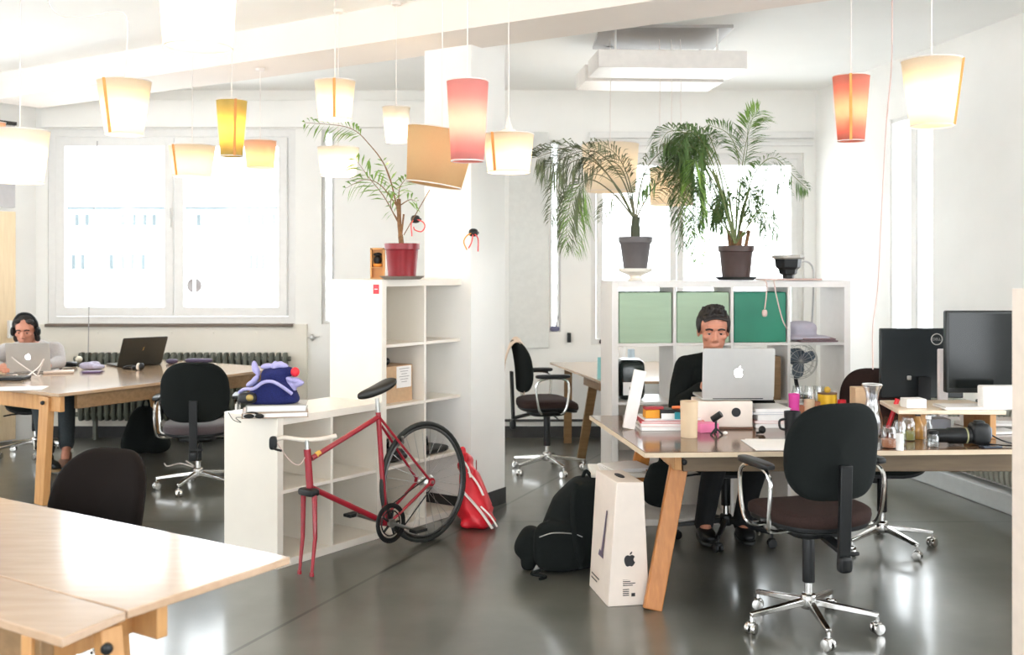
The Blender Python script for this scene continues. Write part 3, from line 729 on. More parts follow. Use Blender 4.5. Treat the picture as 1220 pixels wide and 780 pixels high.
# garment over the middle chair
def cloth(rows, name, m, th=0.006, **k):
    """rows: list of rows of points -> a solid sheet"""
    b = MB(); nr = len(rows); nc = len(rows[0]); vs = [Vector(p) for r in rows for p in r]
    b.add(vs, [(i*nc+j, i*nc+j+1, (i+1)*nc+j+1, (i+1)*nc+j) for i in range(nr-1) for j in range(nc-1)])
    o = b.build(name, m, **k); md = o.modifiers.new('sub', 'SUBSURF'); md.levels = 2; md.render_levels = 2
    md = o.modifiers.new('thick', 'SOLIDIFY'); md.thickness = th; return o
rows = []
for i, (dx, z) in enumerate(((0.035, 0.60), (0.05, 0.72), (0.06, 0.86), (0.04, 0.98), (-0.02, 1.045), (-0.09, 0.98), (-0.12, 0.80), (-0.13, 0.62))):
    rows.append([Vector((0.055 + dx + 0.008*math.sin(i*1.7+j), 8.0 - 0.18 + 0.36*j/5, z + 0.01*math.sin(j*2+i))) for j in range(6)])
tag(cloth(rows, 'jacket', simple('beige_cotton', (0.62, 0.47, 0.36), 0.9)), 'beige garment draped over the back of the chair by the column', 'jacket')

# ------------------------------------------------------------------ bicycle
bd = Vector((0.65, 0.76, 0)).normalized(); g1 = Vector((-0.487, 5.96, 0)); lean = R(4)
bn = Vector((-bd.y, bd.x, 0))              # towards the shelves
bup = (Vector((0, 0, 1))*math.cos(lean) + bn*math.sin(lean)); bnn = bd.cross(bup)
def BP(px, py, off=0.0):
    d = Vector(((px-610)/F, 1, -(py-HZ)/F)); o = Vector((0, 0, E))
    t = (g1 - o).dot(bnn) / d.dot(bnn); return o + d*t + bnn*off
bk = thing('bicycle', 'red racing bicycle without its front wheel leaning by the white shelves', 'bicycle', g1)
RW = 0.343
wc = g1 + bup*RW
def circ(c, r, n=48): return [c + bd*math.cos(2*math.pi*k/n)*r + bup*math.sin(2*math.pi*k/n)*r for k in range(n)]
b = MB(); b.tube(circ(wc, RW-0.012), 0.0135, 10, closed=True); wh = b.build('rear_wheel', M_rub, bk)
b = MB(); b.tube(circ(wc, RW-0.033), 0.009, 8, closed=True); b.build('rim', mat('dark_rim', (0.12, 0.12, 0.12), 0.3, metal=.8), wh)
b = MB()
for k in range(28):
    a = 2*math.pi*k/28; a2 = a + (0.55 if k % 2 else -0.55); s = 0.022 if (k//2) % 2 else -0.022
    b.tube([wc + (bd*math.cos(a2) + bup*math.sin(a2))*0.022 + bnn*s, wc + (bd*math.cos(a) + bup*math.sin(a))*(RW-0.04)], 0.0013, 4)
b.build('spokes', M_steel, wh)
Mx = Matrix((bd, bup, bnn)).transposed()
b = MB(); b.lathe([(0.010, -0.06), (0.010, -0.04), (0.026, -0.035), (0.026, -0.028), (0.016, -0.02), (0.016, 0.02), (0.026, 0.028), (0.026, 0.035), (0.010, 0.04), (0.010, 0.07)], wc, 14, Mx)
b.lathe([(0.012, 0.036), (0.042, 0.036), (0.034, 0.05), (0.024, 0.055), (0.012, 0.056)], wc, 20, Mx); b.build('hub', M_steel, wh)
ht = BP(366, 540); hb = BP(369, 580); sc = BP(450, 497); bb = BP(459, 622); ax = BP(521, 571)
b = MB()
b.tube([sc, BP(371, 546)], 0.0145, 12); b.tube([hb, bb], 0.0155, 12)
b.tube([BP(450.5, 491), bb], 0.0145, 12); b.tube([BP(366, 535), BP(369.5, 584)], 0.019, 12)
for s in (-1, 1):
    b.tube([sc + bnn*0.015*s, wc + bnn*0.055*s], 0.0075, 8)
    b.tube(catmull([bb + bnn*0.02*s, bb*0.8 + wc*0.2 + bnn*0.04*s, wc + bnn*0.055*s], 5), 0.009, 8)
    b.lathe([(0.0, -0.004), (0.024, -0.004), (0.024, 0.004), (0.0, 0.004)], wc + bnn*0.058*s, 12, Mx)
b.lathe([(0.021, -0.036), (0.021, 0.036)], bb, 16, Mx)
fr = b.build('frame', M_red, bk)
b = MB(); e0 = BP(381, 539) ; e1 = BP(376, 542.5); b.tube([e1, e0], 0.0152, 12); b.build('gold_band', simple('gold_band', (0.75, 0.45, 0.08), 0.4), fr)
b = MB()
crn = BP(368, 588)
for s in (-1, 1):
    k0 = crn + bnn*0.045*s
    l1 = BP(368, 640) + bnn*0.05*s; l2 = G(369, 681, 0.005) 
    l2 = Vector((BP(364, 682).x, BP(364, 682).y, 0.008)) + bnn*0.05*s
    b.tube([crn + bnn*0.03*s + bup*0.01, k0, l1, l2], [0.013, 0.014, 0.011, 0.008], 10)
    b.box(l2 + Vector((0, 0, 0.004)), (0.012, 0.02, 0.02), math.atan2(bd.y, bd.x))
b.build('fork', M_red, bk)
b = MB(); b.sell(crn + bup*0.01, (0.035, 0.06, 0.02), 0.5, 0.5, Matrix.Rotation(math.atan2(bd.y, bd.x), 3, 'Z')); b.lathe([(0.021, -0.008), (0.021, 0.008)], BP(369, 584), 14); b.build('fork_crown', M_bplast, bk)
b = MB(); st = BP(365.5, 524); b.tube([BP(366, 536), st], 0.012, 10)
b.build('stem', M_steel, bk)
b = MB(); hbv = catmull([st + Vector((-0.16, -0.06, 0.01)), st + Vector((-0.11, -0.02, 0.015)), st + Vector((-0.02, 0.0, 0)), st + Vector((0.07, 0.03, 0.0)), st + Vector((0.14, 0.07, 0.01))], 6); b.tube(hbv, 0.0125, 10); hd = b.build('handlebar', M_cream, bk)
b = MB(); lv = hbv[0]; b.sell(lv + Vector((0, 0, -0.015)), (0.02, 0.02, 0.035), 0.6, 0.6); b.tube(catmull([lv + Vector((0,0,-0.01)), lv + Vector((0.01,-0.02,-0.04)), lv + Vector((0.05,-0.03,-0.05))], 4), 0.006, 8); b.build('brake_lever', M_bplast, hd)
b = MB(); b.tube(catmull([lv + Vector((0.01, 0, 0.0)), lv + Vector((0.08, 0, -0.10)), lv + Vector((0.13, 0.02, -0.13)), ht], 6), 0.0025, 6); b.build('brake_cable', M_cord, hd)
b = MB(); b.tube([BP(450.5, 492), BP(449, 474)], 0.0125, 12); b.build('seat_post', M_steel, bk)
b = MB(); sp_ = BP(448, 463)
def sad(q):
    t = (q.x + 0.135)/0.27; q.y *= 0.25 + 0.75*max(0, min(1, t))**1.3 * 1.0; q.z += 0.02*(t-0.5) + 0.05*t*t - 0.02; return q
sdir = bd; b.sell(sp_ , (0.135, 0.075, 0.028), 0.7, 0.8, Matrix.Rotation(math.atan2(bd.y, bd.x), 3, 'Z'), fn=sad); b.build('saddle', simple('black_leather', (0.012, 0.012, 0.010), 0.4), bk)
b = MB(); b.lathe([(0.082, -0.003), (0.104, -0.002), (0.104, 0.002), (0.082, 0.003)], bb + bnn*0.045, 40, Mx, caps=False)
b.tube([bb + bnn*0.045 + bd*math.cos(2*math.pi*k/40)*0.104 + bup*math.sin(2*math.pi*k/40)*0.104 for k in range(40)], 0.005, 6, closed=True)
b.tube([bb + bnn*0.045 + bd*math.cos(2*math.pi*k/40)*0.068 + bup*math.sin(2*math.pi*k/40)*0.068 for k in range(40)], 0.004, 6, closed=True)
for k in range(5):
    a = 2*math.pi*k/5; b.tube([bb + bnn*0.045, bb + bnn*0.045 + bd*math.cos(a)*0.068 + bup*math.sin(a)*0.068], 0.007, 6)
b.build('chainring', M_bplast, bk)
b = MB(); cd = (BP(492, 632) - bb).normalized()
b.tube([bb + bnn*0.055, bb + bnn*0.062 + cd*0.165], 0.009, 8, mi=0); b.tube([bb - bnn*0.05, bb - bnn*0.058 - cd*0.165], 0.009, 8); b.lathe([(0.024, 0.0), (0.024, 0.02)], bb + bnn*0.042, 14, Mx); b.build('crank', M_steel, bk)
for s in (1, -1):
    b = MB(); b.box(bb + bnn*(0.10 if s > 0 else -0.09) + cd*0.165*s, (0.09, 0.06, 0.018), math.atan2(bd.y, bd.x)); b.build('pedal', M_bplast, bk, bevel=0.004)
b = MB(); t_ = (wc-bb).normalized(); pu = bnn.cross(t_)
for s in (1, -1): b.tube([bb + bnn*0.045 + pu*0.088*s, wc + bnn*0.045 + pu*0.034*s], 0.0035, 6)
b.build('chain', M_bplast, bk)
b = MB(); b.tube([BP(475, 520) + bnn*0.03, BP(479, 527) + bnn*0.01, BP(476, 532) - bnn*0.03], 0.008, 8); b.build('rear_brake', M_steel, bk)

# ------------------------------------------------------------------ pendant lamps
SH = {}
def shade(c, tr):
    k = tuple(c) + (tr,)
    if k not in SH: SH[k] = shademat('lamp_paper_%d' % len(SH), c, tr)
    return SH[k]
LC = (0.93, 0.84, 0.70); LW_ = (0.94, 0.90, 0.82); LP_ = (0.93, 0.50, 0.46); LY = (0.85, 0.70, 0.27); LO = (0.92, 0.66, 0.48); LT = (0.86, 0.62, 0.34)
M_bulb = emis('warm_bulb', (1.0, 0.78, 0.48), 8.0)
M_seam = simple('orange_seam', (0.75, 0.33, 0.08))
def lamp(px, y0, y1, wt, wb, D, col, label, power=1.6, tilt=0.0, seam=None, capd=False, tr=0.6, swag=None):
    ct = P(px, y0, D); cb_ = P(px, y1, D); s = D/F
    h = (ct - cb_).length; root = thing('pendant_lamp', label, 'lamp', ct, 0)
    M = Matrix.Rotation(tilt, 3, 'Y')
    rt = wt*s/2; rb = wb*s/2
    b = MB(); b.lathe([(rb, -h), (rb + (rt-rb)*.5, -h*.5), (rt, 0)], ct, 32, M, caps=False); sh = b.build('lamp_shade', shade(col, tr), root, solid=0.003)
    b = MB(); b.tube([ct + M @ Vector((rb*1.0*math.cos(2*math.pi*k/32), rb*math.sin(2*math.pi*k/32), -h)) for k in range(32)], 0.003, 6, closed=True)
    b.build('lower_ring', M_cordw, root); b = MB()
    b.tube([ct + M @ Vector((rt*1.0*math.cos(2*math.pi*k/32), rt*math.sin(2*math.pi*k/32), 0)) for k in range(32)], 0.003, 6, closed=True)
    for k in range(3):
        a = 2*math.pi*k/3; b.tube([ct + M @ Vector((0, 0, -0.02)), ct + M @ Vector((rt*math.cos(a), rt*math.sin(a), -0.002))], 0.002, 5)
    b.build('upper_ring', M_cordw, root)
    if seam is not None:
        a = seam; p0 = ct + M @ Vector((rt*math.cos(a), rt*math.sin(a), 0)); p1 = ct + M @ Vector((rb*math.cos(a), rb*math.sin(a), -h))
        b = MB(); b.bar(p0*1.0 + Vector((0,-.003,0)), p1 + Vector((0,-.003,0)), 0.014, 0.004, up=(0, 1, 0)); b.build('seam', M_seam, sh)
    b = MB(); hc = min(0.10, h*.45); b.lathe([(0.018, -hc), (0.020, -0.02), (0.012, 0.0), (0.004, 0.02)], ct, 12, M); b.build('socket', M_cordw, root)
    if power > 0:
        bc = ct + M @ Vector((0, 0, -hc-0.03)); b = MB(); b.ell(bc, (0.027, 0.027, 0.035)); b.build('bulb', M_bulb, root)
        ld = bpy.data.lights.new('bulb_light', 'POINT'); ld.energy = power*0.62; ld.color = (1.0, 0.80, 0.55); ld.shadow_soft_size = 0.035
        lo = bpy.data.objects.new('bulb_light', ld); COL.objects.link(lo); lo.parent = root
        lo.location = (bc + M @ Vector((0, 0, -0.055))) - ct
    if capd:
        b = MB(); b.lathe([(0.034, 0.0), (0.034, 0.022), (0.020, 0.024), (0.020, 0.035), (0.010, 0.06), (0.004, 0.09)], ct, 16); b.build('cord_cap', M_cordw, root)
    zt = CEIL
    g = (ct - A0).dot(U)
    if -bw < g < 0: zt = 3.0
    b = MB(); b.tube(swag or [ct, Vector((ct.x, ct.y, zt))], 0.0028, 6); b.build('cord', M_cordw, root)
    b = MB()
    pe = Vector((ct.x, ct.y, zt)) if not swag else Vector(swag[-1])
    b.lathe([(0.03, -0.02), (0.035, 0)], pe, 12); b.build('ceiling_rose', M_cordw, root)
    return root
lamp(24, 156, 217, 66, 52, 4.6, LW_, 'large cream pendant lamp cut by the left edge of the photo', 2.6)
lamp(-4, 146, 164, 20, 16, 6.0, LO, 'orange pendant lamp peeping in at the left edge above the big cream one', 0.8)
lamp(148, 97, 160, 62, 43, 5.0, LC, 'cream tapered pendant lamp with a seam in front of the left window top', 2.2, seam=R(-115), swag=catmull([P(148, 97, 5.0), P(152, 30, 5.0), P(140, 14, 5.0), P(100, 20, 5.0), P(60, 8, 5.0), Vector((P(40, 0, 5.0).x, 5.0, CEIL))], 6))
lamp(236, -40, 57, 92, 80, 3.7, LW_, 'washed out white pendant lamp largest at the upper left', 5.0, tr=0.7)
lamp(229, 174, 210, 54, 44, 6.6, LC, 'small cream pendant lamp left of the yellow one', 1.6, seam=R(-125))
lamp(276, 120, 186, 36, 26, 6.0, LY, 'narrow yellow pendant lamp', 1.0, seam=R(-60))
lamp(310, 168, 200, 38, 32, 7.4, LO, 'small peach pendant lamp right of the yellow one', 1.2)
lamp(399, 97, 142, 48, 38, 5.6, LC, 'cream pendant lamp with orange seam in front of the beam', 2.2, seam=R(-82))
lamp(403, 176, 209, 49, 41, 6.6, LW_, 'small white pendant lamp over the tip of the red pot palm', 2.0)
lamp(472, 128, 169, 33, 24, 6.4, LW_, 'narrow white pendant lamp left of the tan tilted one', 2.0)
lamp(527, 156, 221, 83, 66, 4.8, LT, 'unlit tan paper pendant lamp hanging tilted beside the column', 0.0, tilt=R(9), tr=0.5)
lamp(557, 97, 192, 50, 39, 4.3, LP_, 'tall pink pendant lamp in front of the tan one', 0.9)
lamp(606, 160, 205, 60, 50, 5.2, LC, 'cream pendant lamp with white cap right of the pink one', 2.0, seam=R(-130), capd=True)
lamp(727, 172, 228, 68, 60, 7.6, LC, 'round beige pendant lamp behind the left palm fronds', 1.2, tr=0.4)
lamp(800, 200, 244, 52, 50, 8.0, LC, 'beige pendant lamp half hidden behind the drooping fronds', 1.2, tr=0.4)
lamp(1014, 91, 168, 43, 31, 5.3, (0.93, 0.46, 0.36), 'coral pink pendant lamp in front of the right wall', 1.1, seam=R(-110))
lamp(1110, 72, 150, 69, 49, 4.4, LC, 'large peach pendant lamp over the monitors', 2.0, seam=R(-32))
def cordthing(pts, r, m, label, name='cable', cat='cable'):
    b = MB(); b.tube(catmull(pts, 6), r, 6); return tag(b.build(name, m), label, cat)
cordthing([Vector((P(1063, 0, 5.2).x, 5.2, CEIL)), P(1063, 10, 5.2), P(1062, 80, 5.2), P(1056, 150, 5.2), P(1050, 260, 5.2), P(1046, 340, 5.2), P(1040, 390, 5.2), P(1040, 440, 5.2)], 0.0035, M_cord, 'long pinkish cable hanging from the ceiling beside the black monitor')
cordthing([P(116, 168, 9.45), P(112, 250, 9.45), P(107, 330, 9.45), P(105, 425, 9.45)], 0.004, simple('grey_cord', (.35, .33, .33)), 'thin grey cable hanging in front of the left window')
for i, x in enumerate((727, 786, 800, 811)):
    cordthing([Vector((P(x, 48, 7.15 if i else 7.0).x, 7.36, CEIL)), P(x, 55, 7.36), P(x, 170, 7.36)], 0.0035, M_cordw, ('leftmost pale cord hanging in front of the ceiling heater', 'second pale cord from the left in front of the ceiling heater', 'third pale cord from the left in front of the ceiling heater', 'rightmost pale cord hanging in front of the ceiling heater')[i])
# ------------------------------------------------------------------ plants
def frond(b, pts, ll=0.16, n=22, droop=0.5, w=0.011, mi=0, start=0.25, rr=0.004):
    n = int(n*DN); w = w*WN
    pts = [Vector(p) for p in pts]; c = catmull(pts, 10); N = len(c)
    b.tube(c, [rr*(1-0.75*i/(N-1)) for i in range(N)], 5, mi=1)
    sd_ = (c[1]-c[0]).cross(Vector((0.15,-1,0.25))); sd_ = sd_.normalized() if sd_.length > 1e-6 else Vector((1,0,0))
    sides = []
    for i in range(N):
        d = (c[min(i+1,N-1)]-c[max(i-1,0)]).normalized(); sd_ = (sd_ - d*sd_.dot(d)).normalized(); sides.append(sd_)
    for k in range(n):
        t = start + (1-start)*k/(n-1); f = t*(N-1); i = min(int(f), N-2); p = c[i].lerp(c[i+1], f-i); d = (c[i+1]-c[i]).normalized()
        side = (sides[i] + Vector((random.uniform(-.3,.3), random.uniform(-.5,.5), random.uniform(-.2,.2)))).normalized()
        prof = math.sin(math.pi*min(1, (t-start)/(1-start)*0.8+0.2))**0.7
        for s in (-1, 1):
            L_ = ll*(0.35+0.65*prof)*random.uniform(0.8, 1.1)
            a = (side*s*0.8 + d*random.uniform(.45,.9) + Vector((0,0,random.uniform(-.1,.2)))).normalized()
            g = Vector((0,0,-1))
            q0 = p; q1 = p + a*L_*0.5 + g*L_*droop*0.18; q2 = p + a*L_*(1-droop*0.3) + g*L_*droop*0.75
            wd = a.cross(g); wd = (wd.normalized() if wd.length > .05 else d)*w/2
            wd = wd + Vector((0,0,w*0.25))
            fold = a.cross(wd).normalized()*w*0.18
            b.add([q0, q1-wd, q1+fold, q1+wd, q2], [(0,1,2),(0,2,3),(1,4,2),(2,4,3)], mi)
def pot(root, c, h, rt, rb, m, saucer=None, ms=None):
    b = MB(); b.lathe([(rb, 0), (rb+(rt-rb)*0.8, h*0.8), (rt-0.002, h*0.82), (rt+0.004, h*0.83), (rt+0.006, h), (rt-0.004, h), (rt-0.008, h*0.86), (rb*0.9, 0.01)], c, 32); p = b.build('pot', m, root)
    b = MB(); b.lathe([(rt*0.93, h*0.86), (rt*0.4, h*0.9), (0.01, h*0.91)], c, 20); b.build('soil', M_soil, root)
    if saucer:
        b = MB(); b.lathe([(saucer*0.8, 0), (saucer, 0.02), (saucer-0.006, 0.02), (saucer*0.75, 0.006)], c - Vector((0,0,0.008)), 28); b.build('saucer', ms or m, root)
DN = 0.95; WN = 1.35
# red pot palm
zt = 1.505
D1 = 6.15
pc = P(479, 322, D1); pc.z = zt + 0.010
pl = thing('potted_palm', 'young palm in a dark red pot on the tall white shelves', 'plant', pc)
s1 = D1/F
pot(pl, pc, 0.205, 0.100, 0.082, M_pot, 0.135, simple('stone_saucer', (0.30, 0.26, 0.22), 0.7))
b = MB(); b.tube(catmull([pc + Vector((0,0,0.17)), P(476, 268, D1), P(475, 237, D1)], 6), [0.016]*4 + [0.013]*9, 10); b.tube([P(478, 283, D1), P(481, 255, D1-.02)], 0.006, 6); b.build('trunk', M_trunk, pl)
b = MB()
frond(b, [P(476, 262, D1), P(462, 205, D1), P(440, 172, D1-.05), P(415, 152, D1-.1), P(364, 146, D1-.15)], 0.13, 16, 0.5, start=0.62, rr=.005)
frond(b, [P(476, 268, D1), P(458, 235, D1), P(440, 212, D1), P(424, 190, D1-.05)], 0.15, 12, 0.3, start=0.3)
frond(b, [P(476, 250, D1), P(455, 222, D1-.1), P(435, 214, D1-.2), P(412, 224, D1-.3)], 0.15, 9, 0.5, start=0.3)
frond(b, [P(475, 255, D1), P(468, 225, D1+.1), P(456, 192, D1+.15)], 0.13, 10, 0.2, start=0.3)
frond(b, [P(475, 250, D1), P(476, 225, D1-.1), P(484, 212, D1-.15)], 0.12, 7, 0.3, start=0.3)
frond(b, [P(476, 245, D1), P(488, 238, D1-.05), P(496, 240, D1-.1)], 0.10, 5, 0.4, start=0.4)
frond(b, [P(474, 262, D1), P(466, 248, D1-.15), P(466, 232, D1-.2)], 0.10, 7, 0.3, start=0.3)
b.build('foliage', [M_leafl, M_trunk], pl)
b = MB(); b.tube([P(481, 280, D1), P(512, 226, D1)], 0.003, 6); b.build('stick', M_trunk, pl)

DN = 1.9; WN = 0.8
# left palm of the open shelves
zt = 1.497; D2 = 6.42
pc = P(757, 322, D2); pc.z = zt
dish = MB(); dish.lathe([(0.05, 0), (0.035, 0.015), (0.04, 0.03), (0.10, 0.055), (0.105, 0.075), (0.095, 0.075), (0.085, 0.06), (0.02, 0.058)], pc, 28)
tag(dish.build('footed_dish', M_white), 'white footed dish under the grey plant pot on the open shelves', 'dish')
pc = Vector((pc.x, pc.y, zt + 0.065))
pl = thing('potted_palm', 'drooping palm in a grey pot on a white dish, left end of the open shelves', 'plant', pc)
pot(pl, pc, 0.205, 0.100, 0.072, M_gpot)
b = MB()
b.tube(catmull([pc + Vector((0,0,0.16)), P(757, 268, D2), P(758, 258, D2)], 5), [0.03]*5 + [0.026]*6, 10)
b.build('trunk', simple('dark_stem', (0.07, 0.08, 0.05), .8), pl)
b = MB()
for pts, ll, n, dr, st in (
    ([(757,262),(742,215),(712,182),(680,184),(646,205)], .22, 26, .8, .45),
    ([(757,262),(735,222),(702,190),(668,205),(655,262)], .15, 24, .6, .40),
    ([(757,262),(730,230),(700,214),(680,240),(673,292)], .19, 26, .8, .5),
    ([(757,262),(722,205),(688,176),(655,182),(640,188)], .20, 22, .6, .5),
    ([(757,262),(748,220),(736,196),(712,190),(690,205)], .18, 20, .6, .35),
    ([(757,262),(765,215),(778,190),(796,178),(815,182)], .16, 22, .6, .3),
    ([(757,262),(740,240),(732,232),(722,245),(716,262)], .10, 10, .5, .5),
    ([(757,262),(768,240),(782,220),(800,212),(822,216)], .17, 20, .6, .3),
    ([(757,262),(752,225),(744,200),(730,180),(705,168)], .16, 18, .5, .35)):
    dj = random.uniform(-.15, .15)
    frond(b, [P(x, y, D2 + dj*i/4) for i, (x, y) in enumerate(pts)], ll, n, dr, start=st, rr=.0055, w=.013)
b.build('foliage', [M_leafg, simple('palm_rib', (0.14, 0.13, 0.06))], pl)
b = MB()
frond(b, [P(757, 262, D2), P(735, 222, D2-.05), P(706, 208, D2-.1), P(688, 238, D2-.1), P(682, 296, D2-.1)], .20, 24, .8, start=.62, w=.014)
b.build('fresh_frond', [M_leafl, M_leafg], pl)
# right palm
D3 = 6.45
pc = P(877, 330, D3); pc.z = zt + 0.010
pl = thing('potted_palm', 'tall bushy palm in a brown pot with black saucer on the open shelves', 'plant', pc)
pot(pl, pc, 0.205, 0.105, 0.085, M_dpot, 0.135, M_bplast)
b = MB(); b.tube([pc + Vector((0,0,.15)), P(877, 285, D3)], 0.03, 10)
for x in (-.03, .02, .05): b.tube([pc + Vector((x,0,.15)), pc + Vector((x*1.6, 0, .30))], 0.012, 8)
b.build('trunk', M_trunk, pl)
b = MB()
for pts, ll, n, dr, st in (
    ([(875,290),(862,235),(845,185),(820,160),(795,158),(782,185)], .20, 34, .8, .35),
    ([(875,290),(860,230),(840,180),(828,170),(826,230),(829,310)], .17, 40, .7, .4),
    ([(872,290),(856,240),(838,196),(822,200),(815,240),(822,290)], .17, 32, .8, .45),
    ([(875,290),(868,230),(852,180),(842,160),(836,200),(838,260)], .17, 34, .7, .4),
    ([(876,290),(850,250),(820,220),(795,205),(770,215),(758,235)], .15, 26, .6, .35),
    ([(876,290),(880,240),(884,200),(890,165),(898,135)], .19, 20, .25, .5),
    ([(876,290),(878,235),(880,190),(868,160),(843,148)], .16, 16, .4, .55),
    ([(878,290),(888,240),(900,205),(922,188),(948,212),(962,225)], .12, 18, .6, .45),
    ([(878,292),(895,262),(905,250),(912,262),(918,288)], .15, 16, .6, .4),
    ([(877,292),(872,255),(866,235),(858,240),(850,268)], .17, 22, .6, .35),
    ([(877,292),(884,250),(892,230),(894,225),(896,260)], .17, 22, .6, .35),
    ([(877,292),(884,262),(890,236),(900,212),(906,196)], .18, 20, .4, .3)):
    dj = random.uniform(-.2, .2)
    frond(b, [P(x, y, D3 + dj*i/4) for i, (x, y) in enumerate(pts)], ll, n, dr, start=st, rr=.0055, w=.013)
for i in range(9):
    jx = random.uniform(-9, 9); jy = random.uniform(-8, 8); h0 = random.choice((0, 0, 18)); e = random.uniform(200, 330)
    frond(b, [P(x, y, D3 + (i-4)*.05) for x, y in ((875,290), (862+jx*.4, 238), (846+jx, 188+jy+h0), (822+jx, 160+jy+h0), (808+jx, 185+jy+h0), (816+jx*1.5, e))][:5 if i % 3 == 0 else 6], .15, 26, .6, start=.5, rr=.0045, w=.012)
for i in range(16):
    x1 = random.uniform(835, 925); y1 = random.uniform(205, 262)
    frond(b, [P(x, y, D3 + (i-8)*.02) for x, y in ((877,290), ((877+x1)/2, 262), (x1, y1), (x1 + (x1-877)*.35, y1 + 22))], .12, 12, .6, start=.3, rr=.003, w=.011)
b.build('foliage', [M_leaf, simple('palm_rib_green', (0.16, 0.20, 0.06))], pl)
b = MB()
frond(b, [P(875, 290, D3-.1), P(858, 235, D3-.2), P(834, 190, D3-.2), P(826, 210, D3-.2), P(832, 310, D3-.2)], .17, 26, .8, start=.6, w=.014)
frond(b, [P(876, 290, D3), P(881, 235, D3), P(890, 178, D3), P(892, 150, D3), P(905, 132, D3)], .17, 12, .25, start=.7, w=.016)
b.build('fresh_frond', [M_leafl, M_leaf], pl)

# hooks with ribbons on the column
def hook(px, py, D, label, loops, face):
    c = P(px, py, D); root = thing('wall_hook', label, 'hook', c)
    b = MB(); b.sell(c, (0.030, 0.030, 0.026), 0.8, 0.8); b.tube([c, c + face*(-0.05)], 0.01, 8); b.build('knob', M_bplast, root)
    for m, pts in loops:
        b = MB(); b.tube(catmull([c + Vector((x, -0.02-i*0.002, z)) for i, (x, z) in enumerate(pts)], 6), 0.008, 8, flat=0.5); b.build('ribbon', m, root)
M_pk = simple('coral_ribbon', (0.85, 0.10, 0.10), .5); M_wr = M_paper; M_or = simple('orange_ribbon', (0.9, 0.35, 0.05), .5)
fc = -V.cross(Vector((0,0,1)))
hook(495, 261, 6.60, 'left black hook on the column with a coral ribbon loop', [(M_pk, [(0,0),(-.025,-.03),(-.02,-.11)]), (M_pk, [(.005,0),(.05,-.02),(.062,-.05),(.04,-.08),(.0,-.07),(-.01,-.05)])], -U)
hook(564, 277, 6.56, 'black hook on the corner of the column with pink and orange ribbons', [(M_or, [(0,0),(-.04,-.02),(-.06,-.06),(-.04,-.11)]), (M_pk, [(.0,0),(.03,-.04),(.03,-.12)]), (M_pk, [(0,0),(-.01,-.06),(-.03,-.10)])], -U)
# little shrine box beside the red pot
D = 6.35; c = P(450, 323, D); c.z = 1.507
root = thing('display_box', 'small orange wooden display box next to the red plant pot', 'display box', c)
b = MB(); rz = math.atan2(S.y, S.x)*0.25
for x, z, sx, sz in ((-.038,.095,.01,.19),(.038,.095,.01,.19),(0,.005,.086,.01),(0,.185,.086,.01),(0,.07,.07,.008)): b.box(c + Vector((x,0,z)), (sx, .05, sz))
b.box(c + Vector((0,.022,.095)), (.08,.006,.18)); b.build('box_frame', mat('orange_box_wood', (.75,.38,.12), .5, noise=.1), root)
b = MB(); b.sell(c + Vector((0,0,.115)), (.025,.02,.03)); b.sell(c + Vector((0,0,.15)), (.026,.02,.012)); b.build('figurine', M_bplast, root)
b = MB(); b.sell(c + Vector((0,0,.085)), (.03,.018,.014)); b.build('figurine_base', M_or, root)

# ------------------------------------------------------------------ hat and books on the low shelf
zl = 0.792
hc = sl0 + S*0.20 + Sn*0.20 + Vector((0,0,zl))
def book(label, c, sx, sy, h, rz, m, mp=M_paper, nm='book'):
    root = thing(nm, label, nm, c, rz)
    b = MB(); b.box((0,0,h*.06), (sx, sy, h*.12)); b.box((0,0,h*.94), (sx, sy, h*.12)); b.box((-sx/2+.002,0,h/2), (.004, sy, h)); b.build('cover', m, root, w=False)
    b = MB(); b.box((.001,0,h/2), (sx-.012, sy-.012, h*.76)); b.build('pages', mp, root, w=False)
    return root
rzs = math.atan2(S.y, S.x)*0.35
hx = P(328, 490, 5.52); hx.z = zl
book('brown covered book at the bottom of the pile under the plush hat', hx, .34, .24, .028, .22, simple('brown_cover', (.36,.25,.17)))
book('grey hardback book directly under the blue plush hat', hx + Vector((.01,.01,.028)), .31, .22, .036, .15, simple('grey_cover', (.42,.40,.36)))
hz = hx + Vector((-.02, .0, .066))
hat = thing('plush_hat', 'royal blue plush hat with lilac trim and a red ball on the books', 'hat', hz)
b = MB()
b.sell(hz + Vector((.01,0,.055)), (.125,.10,.065), .5, .8, fn=lambda q: Vector((q.x*(1-.25*(q.z/.065)), q.y, q.z))); b.sell(hz + Vector((.02,0,.135)), (.075,.07,.055), .7, .9); b.sell(hz + Vector((.075,-.01,.165)), (.05,.04,.028), .8, .9)
b.build('hat_body', M_blue, hat, remesh=.006, sm=4)
b = MB()
b.tube(catmull([hz + Vector(p) for p in ((-.155,-.07,.060),(-.12,-.10,.082),(-.07,-.105,.085),(-.02,-.108,.118),(.03,-.108,.122),(.08,-.104,.095),(.13,-.09,.055))], 5), .010, 8)
for px_, pz_, a_ in ((-.10,.105,.5),(-.085,.12,.9),(-.075,.175,2.0),(-.085,.19,1.7),(-.02,.195,.1),(.035,.20,.5),(.02,.19,1.4),(.06,.20,-.2),(.10,.125,-.5),(.13,.12,-.1),(.145,.10,.3),(.11,.09,-.7)):
    p = hz + Vector((px_, -.02, pz_)); b.sell(p, (.035,.022,.016), 1, 1, Matrix.Rotation(-a_, 3, 'Y'))
b.build('trim_ruffle', M_lilac, hat, remesh=.004, sm=2)
b = MB(); b.ell(hz + Vector((.132,-.03,.165)), (.024,.024,.026)); b.build('red_ball', M_redb, hat)
